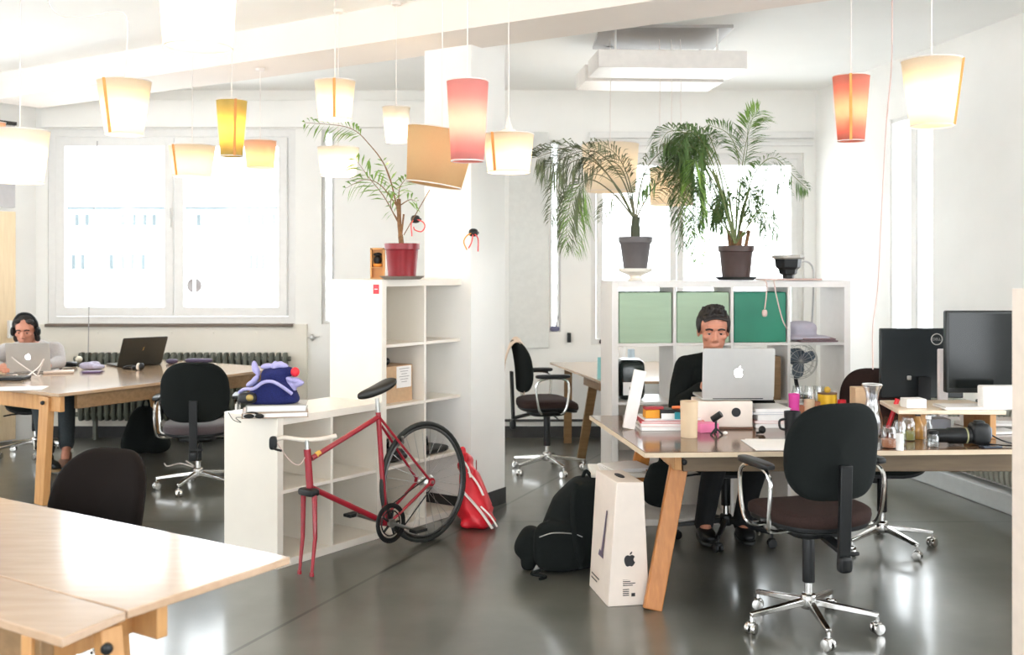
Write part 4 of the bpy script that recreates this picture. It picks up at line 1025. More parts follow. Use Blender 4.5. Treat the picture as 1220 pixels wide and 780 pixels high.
b = MB(); b.sell(hz + Vector((-.105,-.09,.035)), (.05,.03,.03), .7, .7); b.build('hat_pocket', M_ink, hat)
b = MB(); b.sell(hz + Vector((-.085,-.125,.040)), (.020,.008,.018)); b.build('gold_badge', simple('gold_badge', (.4,.3,.1), .35, metal=.6), hat)
gl = hx + Vector((-.14, -.13, 0)); gl.z = zl
b = MB(); b.tube(catmull([gl + Vector(p) for p in ((.0,0,.018),(.05,-.005,.03),(.10,.0,.016))], 5), .006, 8)
b.sell(gl + Vector((.035,-.01,.012)), (.028,.02,.012)); b.sell(gl + Vector((.09,-.01,.012)), (.024,.02,.012))
tag(b.build('sunglasses', M_bplast), 'dark sunglasses lying in front of the books', 'sunglasses')
cordthing([gl + Vector((.03,0,.005)), gl + Vector((-.03,-.02,.006)), P(287, 503, 5.50), P(278, 500, 5.53), P(272, 491, 5.6)], .002, M_bplast, 'thin dark cord hanging over the edge of the low shelf')

# contents of the cells
def cell_world(o, dx, dy, cp, i, j, u, v): x, z, w, h = cp(i, j); return o + dx*(x+w*u) + dy*v + Vector((0,0,z))
c = cell_world(sl1, S, Sn, cpt, 0, 2, .55, .20)
cb_ = thing('cardboard_box', 'open cardboard box with a paper label in the tall shelves behind the saddle', 'box', c, math.atan2(S.y, S.x))
b = MB(); b.box((0,0,.11), (.26,.24,.22)); b.build('carton', M_card, cb_, w=False, bevel=.003)
b = MB(); b.box((.05,-.122,.15), (.13,.003,.13)); 
lb = b.build('paper_label', M_paper, cb_, w=False)
b = MB()
for k in range(6): b.box((.05,-.1245,.20-k*.016), (.09 - .02*(k % 3), .001, .004))
b.build('print', simple('grey_print', (.4,.38,.38)), lb, w=False)
b = MB(); b.box((-.05,-.06,.24), (.10,.08,.012), 0.3); b.sell((.02,-.08,.25), (.03,.03,.025)); b.sell((-.06,-.08,.25), (.02,.02,.02)); tag(b.build('camera_mount', M_bplast, bevel=.002), None, None)
o = bpy.data.objects['camera_mount']; o.location = c + Vector((-.03,-.06,.222)); tag(o, 'small black camera clamp on the cardboard box in the shelves', 'camera clamp')
for (i, j, u, lab, sx, sz, nm, cat) in ((0, 1, .50, 'black power adapter lying in the shelf cell behind the seat tube', .11, .035, 'power_adapter', 'adapter'), (1, 1, .5, 'flat black tray in the shelf cell seen through the spokes', .15, .02, 'tray', 'tray')):
    c = cell_world(sl1, S, Sn, cpt, i, j, u, .17); root = thing(nm, lab, cat, c, math.atan2(S.y, S.x))
    b = MB(); b.sell((0,0,sz), (sx,.12,sz), .5, .5); b.build('body', M_bplast, root, w=False)
    b = MB(); b.tube(catmull([(-sx*.6,0,sz*1.6), (-sx*.3,-.04,sz*2+.05), (0.0,-.02,sz*2+.055), (sx*.2,0,sz*1.8)], 5), .008, 8); b.build('handle', M_bplast, root, w=False)
b = MB(); p = sl1 + S*(wtw+.015) - Sn*0.01; b.bar(p + Vector((0,0,.0)), p + Vector((0,0,.78)), .03, .012, up=S); tag(b.build('wooden_batten', M_ply, bevel=.002), 'thin wooden batten standing against the right side of the tall shelves', 'batten')
b = MB(); p = sl1 + S*(wtw+.012) - Sn*0.055; b.box(p + Vector((0,0,.17)), (.045,.014,.34), math.atan2(Sn.y, Sn.x)*0); tag(b.build('red_board', mat('dark_red_board', (.33,.02,.02), .5, noise=.1), bevel=.003), 'narrow dark red board standing at the right end of the tall shelves', 'board')

# red bag leaning by the column
bp = Vector((-.205, 6.30, 0)); bag = thing('shopping_bag', 'crumpled red and white shopping bag leaning on the column base', 'bag', bp)
def bagf(q):
    t = (q.z+.22)/.44
    k = 1 - .78*t
    q.x = (q.x+.12)*k - .12; q.y = q.y*(1-.6*t) + .12*t
    q.x += .012*math.sin(q.z*60+q.y*30); q.y += .012*math.sin(q.z*45+q.x*50)
    return q
b = MB(); b.sell(bp + Vector((0,0,.22)), (.13,.13,.22), .45, .7, nu=36, nv=24, fn=bagf); b.build('bag_body', M_redb, bag)
b = MB()
for (x0,z0,x1,z1,w_) in ((-.07,.22,.09,.02,.03),(-.03,.33,.05,.20,.022),(.03,.14,.12,.03,.02),(-.06,.40,-.02,.30,.02)):
    def sx_(x, z):
        t = z/.44; return Vector((bp.x + x - .04*t, bp.y - .13*(1-.6*t)*.97 + .12*t - .012, z))
    b.tube(catmull([sx_(x0,z0), sx_((x0+x1)/2+.01,(z0+z1)/2), sx_(x1,z1)], 6), w_*.5, 8, flat=.35)
b.build('white_stripe', M_paper, bag)
b = MB(); b.sell(bp + Vector((-.10,.07,.44)), (.022,.02,.035), .8, .8); b.sell(bp + Vector((-.075,.05,.41)), (.018,.02,.03), .8, .8); b.build('bag_handle', M_redb, bag, remesh=.006, sm=1)

# ------------------------------------------------------------------ backpack
q = Vector((.27, 5.45, 0)); bpk = thing('backpack', 'black backpack slumped on the floor behind the white computer box', 'backpack', q)
b = MB()
def lean_f(p):
    t = (p.z+.24)/.48; p.x = p.x*(1-.45*t*t) + .10*t; p.x += .008*math.sin(p.z*40); return p
b.sell(q + Vector((.02,0,.235)), (.20,.13,.24), .55, .75, nu=32, nv=20, fn=lean_f)
b.sell(q + Vector((-.03,-.11,.14)), (.13,.06,.13), .6, .7, nu=24, nv=14)
b.sell(q + Vector((-.17,-.03,.13)), (.08,.07,.09), .7, .8, Matrix.Rotation(.5, 3, 'Y'))
b.sell(q + Vector((-.185,-.05,.05)), (.04,.05,.05), .7, .8)
b.build('backpack_body', M_black, bpk, remesh=.009, sm=2)
b = MB()
b.tube(catmull([q + Vector(v) for v in ((.06,-.10,.46),(.04,-.16,.36),(.05,-.19,.20),(.08,-.17,.04))], 6), .014, 8, flat=.4)
b.tube(catmull([q + Vector(v) for v in ((-.12,-.12,.02),(-.17,-.16,.012),(-.10,-.20,.010),(-.13,-.24,.008))], 6), .008, 6)
b.tube(catmull([q + Vector(v) for v in ((.10,0,.47),(.12,-.02,.51),(.15,0,.47))], 6), .010, 6)
b.build('strap', M_black, bpk)
b = MB(); b.tube(catmull([q + Vector(v) for v in ((-.13,-.165,.20),(-.06,-.18,.225),(.04,-.175,.22),(.09,-.16,.20))], 6), .003, 6); b.build('zip', M_steel, bpk)

# computer box: tapered carton
xb = G(724, 723); bx = thing('computer_box', 'tall tapered white computer carton with handle slot standing by the orange desk leg', 'box', xb)
f2 = G(774, 720); bk2 = Vector((P(702, 691, 5.13).x, 5.13, 0)); fr_ = (f2-xb); sd = (bk2 - xb); H_ = .575
tw = .02
v0 = [xb, f2, f2+sd*1.0, xb+sd*1.0]
tb = Vector((xb.x+.046, xb.y+.055, H_)); tf = Vector((f2.x-.035, f2.y+.055, H_)); 
v1 = [tb, tf, Vector((tf.x-.055, tf.y+.32, H_)), Vector((tb.x-.075, tb.y+.32, H_))]
v1[0] = P(735, 583, xb.y+.02); v1[1] = P(767, 581, xb.y+.03)
v1[0].z = v1[1].z = H_
v1[3] = P(710, 557, bk2.y - .01); v1[3].z = H_; v1[2] = v1[3] + (v1[1]-v1[0])*1.05
b = MB(); b.add(v0+v1, [(3,2,1,0),(4,5,6,7),(0,1,5,4),(1,2,6,5),(2,3,7,6),(3,0,4,7)]); b.build('carton', M_boxw, bx, bevel=.004)
fx = (v0[1]-v0[0]).normalized(); fu = ((v1[0]+v1[1])/2-(v0[0]+v0[1])/2).normalized(); fn_ = fx.cross(fu).normalized()
fc_ = (v0[0]+v0[1])/2
# carton printing on the front: fruit shape and small lines
fruit_logo(bx, fc_ + fu*.215 + fn_*.006 , fx, fu, -fn_, .062, M_ink, .001)
b = MB()
for k in range(5): b.extr([(-.03,0),(.03 - .012*(k % 3),0),(.03-.012*(k % 3),.004),(-.03,.004)], fc_ + fu*(.13-.009*k) + fn_*.0012, fx, fu, -fn_, .001)
for k in range(4): b.extr([(-.03,0),(.0,0),(.0,.004),(-.03,.004)], fc_ + fu*(.075-.009*k) + fn_*.0012, fx, fu, -fn_, .001)
b.extr([(.012,-.012),(.03,-.012),(.03,.004),(.012,.004)], fc_ + fu*.055 + fn_*.0012, fx, fu, -fn_, .001)
b.build('print', M_ink, bx)
# side picture: thin edge-on screen silhouette
sx_d = (v0[3]-v0[0]).normalized(); sn = sx_d.cross(Vector((0,0,1))).normalized()
def SP(u, z):   # point on left face
    t = z/H_; a = v0[0].lerp(v0[3], u); c = v1[0].lerp(v1[3], u); return a.lerp(c, t)
nf = (SP(1,0)-SP(0,0)).cross(SP(0,.5)-SP(0,0)).normalized()
if nf.x > 0: nf = -nf
b = MB(); pts = [SP(.50,.205)+nf*.0015, SP(.40,.205)+nf*.0015, SP(.33,.42)+nf*.0015, SP(.37,.42)+nf*.0015]; b.add(pts + [p-nf*.001 for p in pts], [(0,1,2,3),(7,6,5,4),(0,4,5,1),(1,5,6,2),(2,6,7,3),(3,7,4,0)])
pts = [SP(.62,.19)+nf*.0015, SP(.38,.19)+nf*.0015, SP(.38,.21)+nf*.0015, SP(.58,.22)+nf*.0015]; b.add(pts + [p-nf*.001 for p in pts], [(0,1,2,3),(7,6,5,4),(0,4,5,1),(1,5,6,2),(2,6,7,3),(3,7,4,0)])
b.build('side_picture', simple('violet_grey_print', (.16,.12,.17)), bx)
b = MB()
for k in range(2):
    pts = [SP(.9-.0*k,.075-.02*k)+nf*.0015, SP(.5+.1*k,.075-.02*k)+nf*.0015, SP(.5+.1*k,.081-.02*k)+nf*.0015, SP(.9,.081-.02*k)+nf*.0015]; b.add(pts + [p-nf*.001 for p in pts], [(0,1,2,3),(7,6,5,4)])
b.build('print', M_ink, bx)
tc = (v1[0]+v1[1]+v1[2]+v1[3])/4 + Vector((0,0,.0))
b = MB(); td = (v1[3]-v1[0]).normalized(); tx = (v1[1]-v1[0]).normalized()
b.extr([(math.cos(a)*.016*abs(math.cos(a))**-.3 if abs(math.cos(a))>.01 else 0, math.sin(a)*.05) for a in [2*math.pi*k/16 for k in range(16)]], tc + Vector((0,0,.0)), tx, td, (0,0,1), .004); b.build('carry_handle', M_ink, bx)

# low white stool with papers left of the desk
c = P(742, 558, 5.55); zz = .50
st_ = thing('stool', 'small white stool with a paper pile beside the desk corner', 'stool', (c.x-.02, c.y, 0))
b = MB(); b.box((c.x-.03, c.y, zz-.012), (.30, .26, .024)); b.build('seat', M_white, st_, bevel=.004)
for sx in (-1,1):
    for sy in (-1,1):
        b = MB(); b.bar((c.x-.03+sx*.12, c.y+sy*.10, 0), (c.x-.03+sx*.12, c.y+sy*.10, zz-.02), .025, .025); b.build('leg', M_white, st_)
b = MB()
for k in range(4): b.box((c.x-.02+.01*k, c.y-.01*k, zz+.003+.006*k), (.22, .20, .004), .1*k)
tag(b.build('paper_pile', M_paper), 'loose pile of white paper on the small white stool', 'paper')
# dark bag hanging under the desk
q = P(786, 578, 5.35); b = MB(); b.sell(q + Vector((0,0,0)), (.085,.07,.11), .7, .8, Matrix.Rotation(.25, 3, 'Y')); b.sell(q + Vector((.02,0,.07)), (.08,.05,.05), .7, .7)
b.tube([q + Vector((.0,0,.08)), Vector((q.x+.02, q.y, .715))], .012, 8); b.tube([q + Vector((.05,0,.08)), Vector((q.x+.05, q.y, .715))], .012, 8)
tag(b.build('hanging_bag', M_black, remesh=.008, sm=2), 'black cloth bag hanging under the desk beside the orange leg', 'bag')
# black bag by the far leg of the left table
q = P1 + U*1.80 + V*1.30 + Vector((-.08, -.20, 0)); q.z = 0
b = MB(); b.sell(q + Vector((0,0,.20)), (.17,.12,.20), .6, .8, fn=lambda p: Vector((p.x*(1-.5*(p.z+.2)/.4)+.06*(p.z+.2)/.4, p.y, p.z))); b.sell(q + Vector((.16,0,.08)), (.12,.10,.08), .8, .8); b.tube(catmull([q + Vector((.05,-.05,.36)), q + Vector((.10,-.06,.50)), q + Vector((.13,-.04,.36))], 5), .012, 8)
tag(b.build('rucksack', M_black, remesh=.01, sm=2), 'black bag on the floor around the far leg of the long left table', 'bag')
cordthing([P(196, 552, 8.3), G(200, 555, .01), G(215, 552, .01), G(232, 556, .01), G(222, 549, .01)], .006, M_cordw, 'white cable looped on the floor behind the left office chair')

# ------------------------------------------------------------------ laptops
def laptop(label, c, w, d, h, rz, open_deg, m, mlogo=None, logo=True, lid=True, rnd=.012):
    """c: centre of the hinge line at the table; the lid's outside faces local -Y"""
    root = thing('laptop', label, 'laptop', c, rz)
    b = MB(); b.box((0, d/2, .009), (w, d, .014)); b.build('base', m, root, w=False, bevel=.004)
    b = MB()
    for r_ in range(4): b.box((0, d*.22 + r_*.022, .0168), (w*.82, .018, .002))
    b.build('keyboard', M_bplast, root, w=False)
    a = R(open_deg-90); ax = Vector((1,0,0)); up = Vector((0, -math.sin(a), math.cos(a))); nrm = Vector((0, -math.cos(a), -math.sin(a)))
    o = Vector((0, 0, .014)); pts = []
    for (x, y, a0) in ((w/2-rnd, rnd, -90), (w/2-rnd, h-rnd, 0), (-w/2+rnd, h-rnd, 90), (-w/2+rnd, rnd, 180)):
        for k in range(5): t = R(a0 + 22.5*k); pts.append((x+math.cos(t)*rnd, y+math.sin(t)*rnd))
    b = MB(); b.extr(pts, o, ax, up, nrm, .007); sc_ = b.build('lid', m, root, w=False, bevel=.0015)
    b = MB(); b.extr([(-w*.47,h*.06),(w*.47,h*.06),(w*.47,h*.95),(-w*.47,h*.95)], o - nrm*.0012, ax, up, nrm, .001); b.build('screen', M_screen, sc_, w=False)
    if mlogo:
        lo_ = o + up*h*.52 + nrm*.0074
        if logo:
            b = MB(); s_ = .052*w/.36; b.extr([(x*s_, y*s_) for x, y in APPLE], lo_, ax, up, nrm, .0006); b.extr([(x*s_, y*s_) for x, y in LEAF], lo_, ax, up, nrm, .0006); b.build('logo', mlogo, sc_, w=False)
        else:
            b = MB(); b.extr([(-.006,-.022),(.006,-.006),(.0,.0),(.010,.022),(-.004,.006),(.001,-.002)], lo_ + up*.02, ax, up, nrm, .0006); b.build('emblem', mlogo, sc_, w=False)
    b = MB(); b.tube([(-w*.35, .001, .013), (w*.35, .001, .013)], .005, 8); b.build('hinge', M_bplast, root, w=False)
    return root
bxz = .885
c = P(878, 477, 5.40); c.z = bxz
laptop('silver laptop with glowing fruit emblem raised on a box in front of the dark-haired man', Vector((c.x, 5.38, bxz)), .375, .25, .262, R(1), 95, M_silver, M_glow)
# the box below it
b_ = thing('box', 'beige box with a round black hole under the raised laptop', 'box', (P(864,0,5.42).x, 5.46, ZD))
b = MB(); b.box((P(864,0,5.36).x, 5.46, ZD+.077), (.285, .20, .134)); b.build('carton', M_boxw, b_, bevel=.004)
b = MB(); b.box((P(864,0,5.36).x, 5.46, ZD+.006), (.29, .205, .010)); b.build('base_strip', simple('brown_strip', (.15,.07,.04)), b_)
b = MB(); b.lathe([(.024, 0), (.024, .003)], (P(877, 491, 5.36).x, 5.361, P(877, 491, 5.36).z), 20, Matrix.Rotation(R(90), 3, 'X')); b.build('round_hole', M_ink, b_)
c = P(35, 445, 8.08); c.z = ZL
laptop('silver laptop with white emblem in front of the man with headphones', c, .325, .22, .235, R(8), 103, M_silver, M_glow)
c = P(166, 436, 8.70); c.z = ZL
laptop('black laptop with a small gold emblem standing open alone on the left table', c, .38, .24, .27, R(42), 120, simple('dark_laptop_shell', (.035,.035,.03), .3), simple('gold_emblem', (.7,.45,.15), .3, metal=.5), logo=False)
# ------------------------------------------------------------------ clutter on the main desk
def D_at(py, z): return (E - z)*F/(py - HZ)
def onD(px, py, z=ZD): return G(px, py, z + .001)
def cyl(nm, label, cat, c, r, h, m, parts=None, r2=None, lip=True, group=None):
    root = thing(nm, label, cat, c, 0, group); r2 = r2 or r
    b = MB(); b.lathe([(r, 0), (r2, h), (r2-.003, h), (r-.003, .004)], c, 24); b.build('body', m, root); return root
c = onD(821, 520.5); cyl('paper_cup', 'tall kraft paper cup on the desk left of the raised laptop', 'cup', c, .040, .178, M_cup, r2=.044)
c = onD(944, 520); k = cyl('mug', 'black mug on the desk left of the foreground chair', 'mug', c, .036, .125, M_bplast, r2=.041)
b = MB(); b.tube(catmull([c + Vector((-.038,-.01,.09)), c + Vector((-.065,-.01,.08)), c + Vector((-.062,-.01,.045)), c + Vector((-.036,-.01,.035))], 5), .006, 8); b.build('handle', M_bplast, k)
# papers and books, left
c = onD(800, 516)
zz = ZD + .001
for i, (lab, sx, sy, h, rz, m, nm) in enumerate((
    ('white magazine at the bottom of the pile left of the kraft cup', .34, .22, .018, .05, M_paper, 'magazine'),
    ('pinkish folder second from the bottom in the pile by the kraft cup', .32, .21, .016, -.06, simple('pale_pink_folder', (.75,.55,.52)), 'folder'),
    ('thin red notebook in the pile left of the kraft cup', .33, .20, .010, .02, M_redb, 'notebook'),
    ('white notebook on top of the red one left of the kraft cup', .30, .18, .012, .08, M_paper, 'notebook'))):
    q = Vector((c.x+.02, 5.42, zz)); book(lab, q, sx, sy, h, rz, m, nm=nm); zz += h + .001
q = Vector((P(776,0,5.36).x, 5.36, zz))
def boxthing(nm, label, cat, c, d, rz, m, bev=.003, group=None):
    b = MB(); b.box(Vector(c) + Vector((0,0,d[2]/2)), d, rz); return tag(b.build(nm, m, bevel=bev), label, cat, group)
boxthing('pencil_case', 'orange yellow pouch on the paper pile beside the tilted white slab', 'pouch', q, (.075,.07,.042), .1, simple('amber_pouch', (.80,.33,.02)))
boxthing('red_case', 'small dark red case resting on the amber pouch', 'case', q + Vector((.01,0,.043)), (.10,.05,.014), .1, simple('dark_red_case', (.35,.02,.03)))
boxthing('black_case', 'black case lying on the paper pile behind the kraft cup', 'case', q + Vector((.10,.0,0)), (.12,.09,.045), 0, M_bplast)
boxthing('white_card', 'small white card leaning on the black case', 'card', Vector((P(797,0,5.28).x, 5.305, zz)), (.07,.006,.028), 0, M_paper, .001)
boxthing('teal_card', 'small teal card between the white card and the kraft cup', 'card', Vector((P(808,0,5.28).x, 5.30, zz)), (.03,.012,.035), 0, simple('teal_card', (.02,.25,.30)), .001)
boxthing('orange_pen', 'short orange marker lying on the black case', 'marker', q + Vector((.14,0,.046)), (.07,.016,.014), .2, simple('orange_marker', (.85,.20,.06)), .004)
boxthing('sticky_notes', 'pink sticky note block right of the kraft cup', 'sticky notes', onD(842, 514), (.10,.08,.045), .2, simple('pink_notes', (.90,.22,.42)), .002)
c = onD(842, 505); c = Vector((c.x, 5.52, zz-.0))
b = MB(); b.sell(Vector((P(841,0,5.55).x, 5.58, ZD+.10)), (.045,.045,.055), .8, .8); b.lathe([(.035,0),(.02,.01),(.02,.05)], (P(841,0,5.55).x, 5.58, ZD+.001), 16)
tag(b.build('small_speaker', mat('charcoal_plastic', (.03,.035,.03), .5, noise=.1)), 'charcoal ball speaker behind the pink sticky notes', 'speaker')
c = onD(853, 517); wcam = thing('webcam', 'small black webcam on a clip stand in front of the beige box', 'webcam', c)
b = MB(); b.tube([c + Vector((-.018,0,.073)), c + Vector((.022,-.02,.105))], .017, 12); b.build('camera_body', M_bplast, wcam)
b = MB(); b.tube([c + Vector((0,0,.005)), c + Vector((0,0,.07))], .006, 8); b.tube([c + Vector((0,0,.03)), c + Vector((-.03,-.02,.0))], .005, 6); b.tube([c + Vector((0,0,.03)), c + Vector((.03,-.02,.0))], .005, 6); b.tube([c + Vector((0,0,.03)), c + Vector((0,.03,.0))], .005, 6); b.build('tripod', M_bplast, wcam)
b = MB(); b.sell(c + Vector((.045,-.01,.008)), (.012,.01,.008)); tag(b.build('earbud', M_paper), 'tiny white earbud beside the webcam stand', 'earbud')
# tilted white slab at the desk's left edge
p0 = onD(740, 505); p1 = P(763, 440, 5.36); b = MB(); b.bar(Vector((p0.x+.02, 5.36, ZD+.004)), Vector((P(765,0,5.36).x-.01, 5.36, P(763,441,5.36).z)), .062, .028, up=(0,1,0)); tag(b.build('white_slab', simple('cream_white_card', (.82,.76,.73), .4), bevel=.003), 'narrow white slab standing tilted at the left end of the desk', 'box')
# papers, right of the laptop
zz = ZD + .001
for i, (w_, d_2, h, rz, m, lab) in enumerate(((.19,.26,.022,.03,M_paper,'thick white book at the bottom of the pile right of the beige box'),(.18,.24,.012,-.05,simple('red_white_cover', (.75,.45,.42)),'pale red book second in the pile right of the beige box'),(.17,.24,.030,.04,M_paper,'thick white book third in the pile right of the beige box'),(.20,.22,.012,-.03,simple('greyish_cover', (.55,.55,.6)),'pale grey folder near the top of the pile right of the beige box'),(.19,.22,.018,.06,M_paper,'white paper block on top of the pile right of the beige box'))):
    book(lab, Vector((P(918,0,5.45).x, 5.52, zz)), w_, d_2, h, rz, m); zz += h + .001
c = onD(908, 517); b = MB(); b.sell(c + Vector((0,0,.022)), (.018,.018,.020)); b.tube([c + Vector((0,0,.01)), c + Vector((-.03,0,.006))], .006, 8); tag(b.build('round_gadget', M_bplast), 'tiny round black gadget in front of the white book pile', 'gadget')
b = MB(); c = onD(918, 530); b.box(c + Vector((0,0,.001)), (.21,.29,.002), .02); b.box(c + Vector((.01,.01,.003)), (.20,.28,.002), -.03); tag(b.build('paper_sheet', M_paper), 'loose white sheets lying at the desk edge below the black mug', 'paper')
# middle cluster (behind the foreground chair)
def jar(label, c, r, h, m=M_jar, lid=None, fill=None, nm='glass_jar', cat='jar', group=None):
    root = thing(nm, label, cat, c, 0, group)
    b = MB(); b.lathe([(r*.9, 0), (r, .006), (r, h*.8), (r*.8, h*.92), (r*.8, h)], c, 20, caps=False); b.lathe([(r*.88,.001),(.001,.002)], c, 20, caps=False); b.build('body', m, root)
    if lid: b = MB(); b.lathe([(r*.86, h), (r*.88, h*1.0+.012), (r*.6, h+.016)], c, 20); b.build('lid', lid, root)
    if fill: b = MB(); b.lathe([(r*.88, .004), (r*.88, h*.4), (r*.1, h*.42)], c, 16); b.build('contents', fill, root)
    return root
tin = simple('yellow_tin', (.80,.48,.02), .4)
c = Vector((P(987,0,5.6).x, 5.62, ZD+.001))
rt_ = thing('tin_stack', 'yellow and red tin with a gold knob behind the foreground chair', 'tin', c)
b = MB(); b.lathe([(.05,0),(.05,.085)], c, 20); b.build('white_band', M_paper, rt_)
b = MB(); b.lathe([(.050,.085),(.050,.15)], c, 20); b.build('yellow_band', tin, rt_)
b = MB(); b.lathe([(.051,.15),(.051,.158)], c, 20); b.build('lid', simple('brown_lid', (.18,.08,.03)), rt_)
b = MB(); b.ell(c + Vector((0,0,.172)), (.018,.018,.018)); b.build('knob', simple('gold_knob', (.62,.38,.04), .35), rt_)
c = Vector((P(1003,0,5.6).x, 5.60, ZD+.001)); cyl('red_tin', 'small bright red tin touching the yellow tin', 'tin', c, .022, .12, M_redb)
M_terr = simple('terracotta', (.45,.17,.08), .6)
for i, (px, h, m, lab) in enumerate(((946,.165,simple('magenta_paper', (.70,.05,.35)),'magenta cup behind the black mug'),(956,.10,M_terr,'terracotta tumbler right of the magenta cup'),(964,.135,M_cup,'tan paper cup among the tumblers behind the foreground chair'),(972,.12,M_terr,'terracotta tumbler left of the yellow tin'),(953,.05,M_card,'short cardboard pot in front of the magenta cup'))):
    cyl('tumbler', lab, 'cup', Vector((P(px,0,5.5).x, 5.50 - .07*(i == 4) + .02*(i % 2), ZD+.001)), .025, h, m, r2=.029)
for i, px in enumerate((948, 962, 974)):
    jar(('left', 'middle', 'right')[i] + ' one of three pale glasses behind the tumblers', Vector((P(px,0,5.7).x, 5.66, ZD+.001)), .032, .19, nm='drinking_glass', cat='glass')
c = Vector((P(1024,0,5.3).x, 5.30, ZD+.001)); boxthing('milk_carton', 'plain cardboard carton standing behind the top of the foreground chair', 'carton', c, (.075,.07,.225), .1, M_card)
c = Vector((P(1039,0,5.15).x, 5.15, ZD+.001)); root = thing('carafe', 'clear white glass carafe beside the cardboard carton', 'carafe', c)
b = MB(); b.lathe([(.045,0),(.052,.02),(.05,.08),(.035,.15),(.028,.18),(.034,.22),(.052,.255)], c, 24, caps=False); b.lathe([(.045,.002),(.001,.003)], c, 20, caps=False); b.build('body', glassmat('frosted_glass', (.88,.9,.95), .35, .2), root)
b = MB(); b.tube([c + Vector((.045*math.cos(a*.39), .045*math.sin(a*.39), .255)) for a in range(16)], .003, 6, closed=True); b.build('rim', M_paper, root)
# riser with monitors
zr = .885
ra = G(1072, 497, zr); ra = Vector((P(1070,0,5.02).x, 5.0, zr)); 
rs = thing('monitor_riser', 'pale wooden monitor riser standing on the right side of the desk', 'monitor stand', (2.2, 5.2, ZD))
M_pale = wood('pale_wood', (.80,.66,.50), (.76,.62,.46), .35, (1, 8, 8))
b = MB(); b.prism([(ra.x, 5.02), (2.39, 5.0), (2.39, 5.42), (P(1052,0,5.35).x, 5.40)], zr-.02, zr); b.build('board', M_pale, rs, bevel=.003)
for x in (P(1096,0,5.1).x, 2.35):
    b = MB(); b.box((x, 5.20, (ZD+zr-.02)/2), (.03,.30,zr-.02-ZD)); b.build('support', M_pine, rs, bevel=.003)
def stand(root, x, y, z, h, m):
    b = MB(); b.sell((x, y, z+.008), (.11,.08,.009), .4, .6); b.bar((x, y+.02, z+.01), (x, y+.02, z+h), .05, .02, up=(0,1,0)); b.build('stand', m, root)
# black monitor seen from behind
x0 = P(1048,0,5.75).x; x1 = P(1128,0,5.75).x; zt_ = P(0,391,5.75).z; zb_ = P(0,472,5.75).z
Dm = 5.72; x0 = P(1049,0,Dm).x; x1 = x0 + .46; zt_ = P(0,391,Dm).z; zb_ = P(0,474,Dm).z
m1 = thing('monitor', 'black monitor showing its back with a ring emblem at the right', 'monitor', ((x0+x1)/2, Dm, ZD))
b = MB(); b.box(((x0+x1)/2, Dm+.015, (zt_+zb_)/2), (x1-x0, .03, zt_-zb_)); b.build('housing', simple('black_housing', (.012,.016,.018), .35), m1, bevel=.006)
b = MB(); b.box(((x0+x1)/2, Dm+.0315, (zt_+zb_)/2), (x1-x0-.03, .002, zt_-zb_-.03)); b.build('screen', M_screen, m1)
b = MB(); lx = P(1116,0,Dm).x; lz = P(0,404,Dm).z
b.tube([Vector((lx + .030*math.cos(2*math.pi*k/32), Dm-.001, lz + .030*math.sin(2*math.pi*k/32))) for k in range(32)], .0028, 6, closed=True); lg = b.build('ring_emblem', M_silver, m1)
text_mesh('emblem_letters', 'DELL', .021, M_silver, lg, (lx, Dm-.001, lz), (1,0,0), (0,0,1))
b = MB(); b.sell((P(1083,0,Dm).x, Dm-.003, P(0,450,Dm).z), (.012,.004,.012), .4, .4); b.build('lock_slot', M_silver, m1)
b = MB(); b.sell(((x0+x1)/2, Dm-.0, ZD+.008), (.11,.09,.009), .4, .6); b.bar(((x0+x1)/2, Dm-.02, ZD+.01), ((x0+x1)/2, Dm-.02, zb_+.12), .07, .03, up=(0,1,0)); b.build('stand', M_bplast, m1)
# big dark screen facing the camera
Dm = 5.22; x0 = P(1127,0,Dm).x; x1 = x0 + .60; zt_ = P(0,370,Dm).z; zb_ = P(0,468,Dm).z
m2 = thing('monitor', 'large dark switched off monitor whose screen faces the camera on the riser', 'monitor', ((x0+x1)/2, Dm, zr))
b = MB(); b.box(((x0+x1)/2, Dm+.02, (zt_+zb_)/2), (x1-x0, .04, zt_-zb_)); b.build('housing', simple('black_bezel', (.010,.012,.012), .3), m2, bevel=.008)
b = MB(); b.box(((x0+x1)/2, Dm-.0005, (zt_+zb_)/2+.006), (x1-x0-.03, .002, zt_-zb_-.04)); b.build('screen', M_screen, m2)
text_mesh('bezel_lettering', 'DELL', .012, M_silver, m2, (P(1176,0,Dm).x, Dm-.002, zb_+.008), (1,0,0), (0,0,1))
stand(m2, (x0+x1)/2, Dm+.06, zr, .2, M_bplast)
# white things on the riser
boxthing('white_box', 'small white box on the left end of the monitor riser', 'box', Vector((P(1090,0,5.1).x, 5.12, zr+.001)), (.10,.08,.045), .05, M_paper)
book('white book lying under the small white box on the riser', Vector((P(1150,0,5.1).x+.02, 5.10, zr+.001)), .30, .15, .012, 0, M_paper)
boxthing('white_case', 'large white case at the right end of the monitor riser', 'box', Vector((P(1192,0,5.06).x, 5.06, zr+.001)), (.20,.07,.115), 0, M_paper, .008)
b = MB(); q = Vector((P(1123,0,5.55).x, 5.55, ZD+.001)); b.box(q + Vector((0,0,.20)), (.05,.03,.40)); tag(b.build('white_post', simple('white_plastic', (.8,.75,.73), .4), bevel=.006), 'upright white plastic stand between the two monitors', 'stand')
q = Vector((P(1062,0,5.2).x, 5.25, ZD+.001)); b = MB(); b.tube([q + Vector((0,0,.02)), q + Vector((.05,0,.17))], .012, 8); tag(b.build('red_pen', M_redb), 'red marker leaning behind the left end of the riser', 'marker')
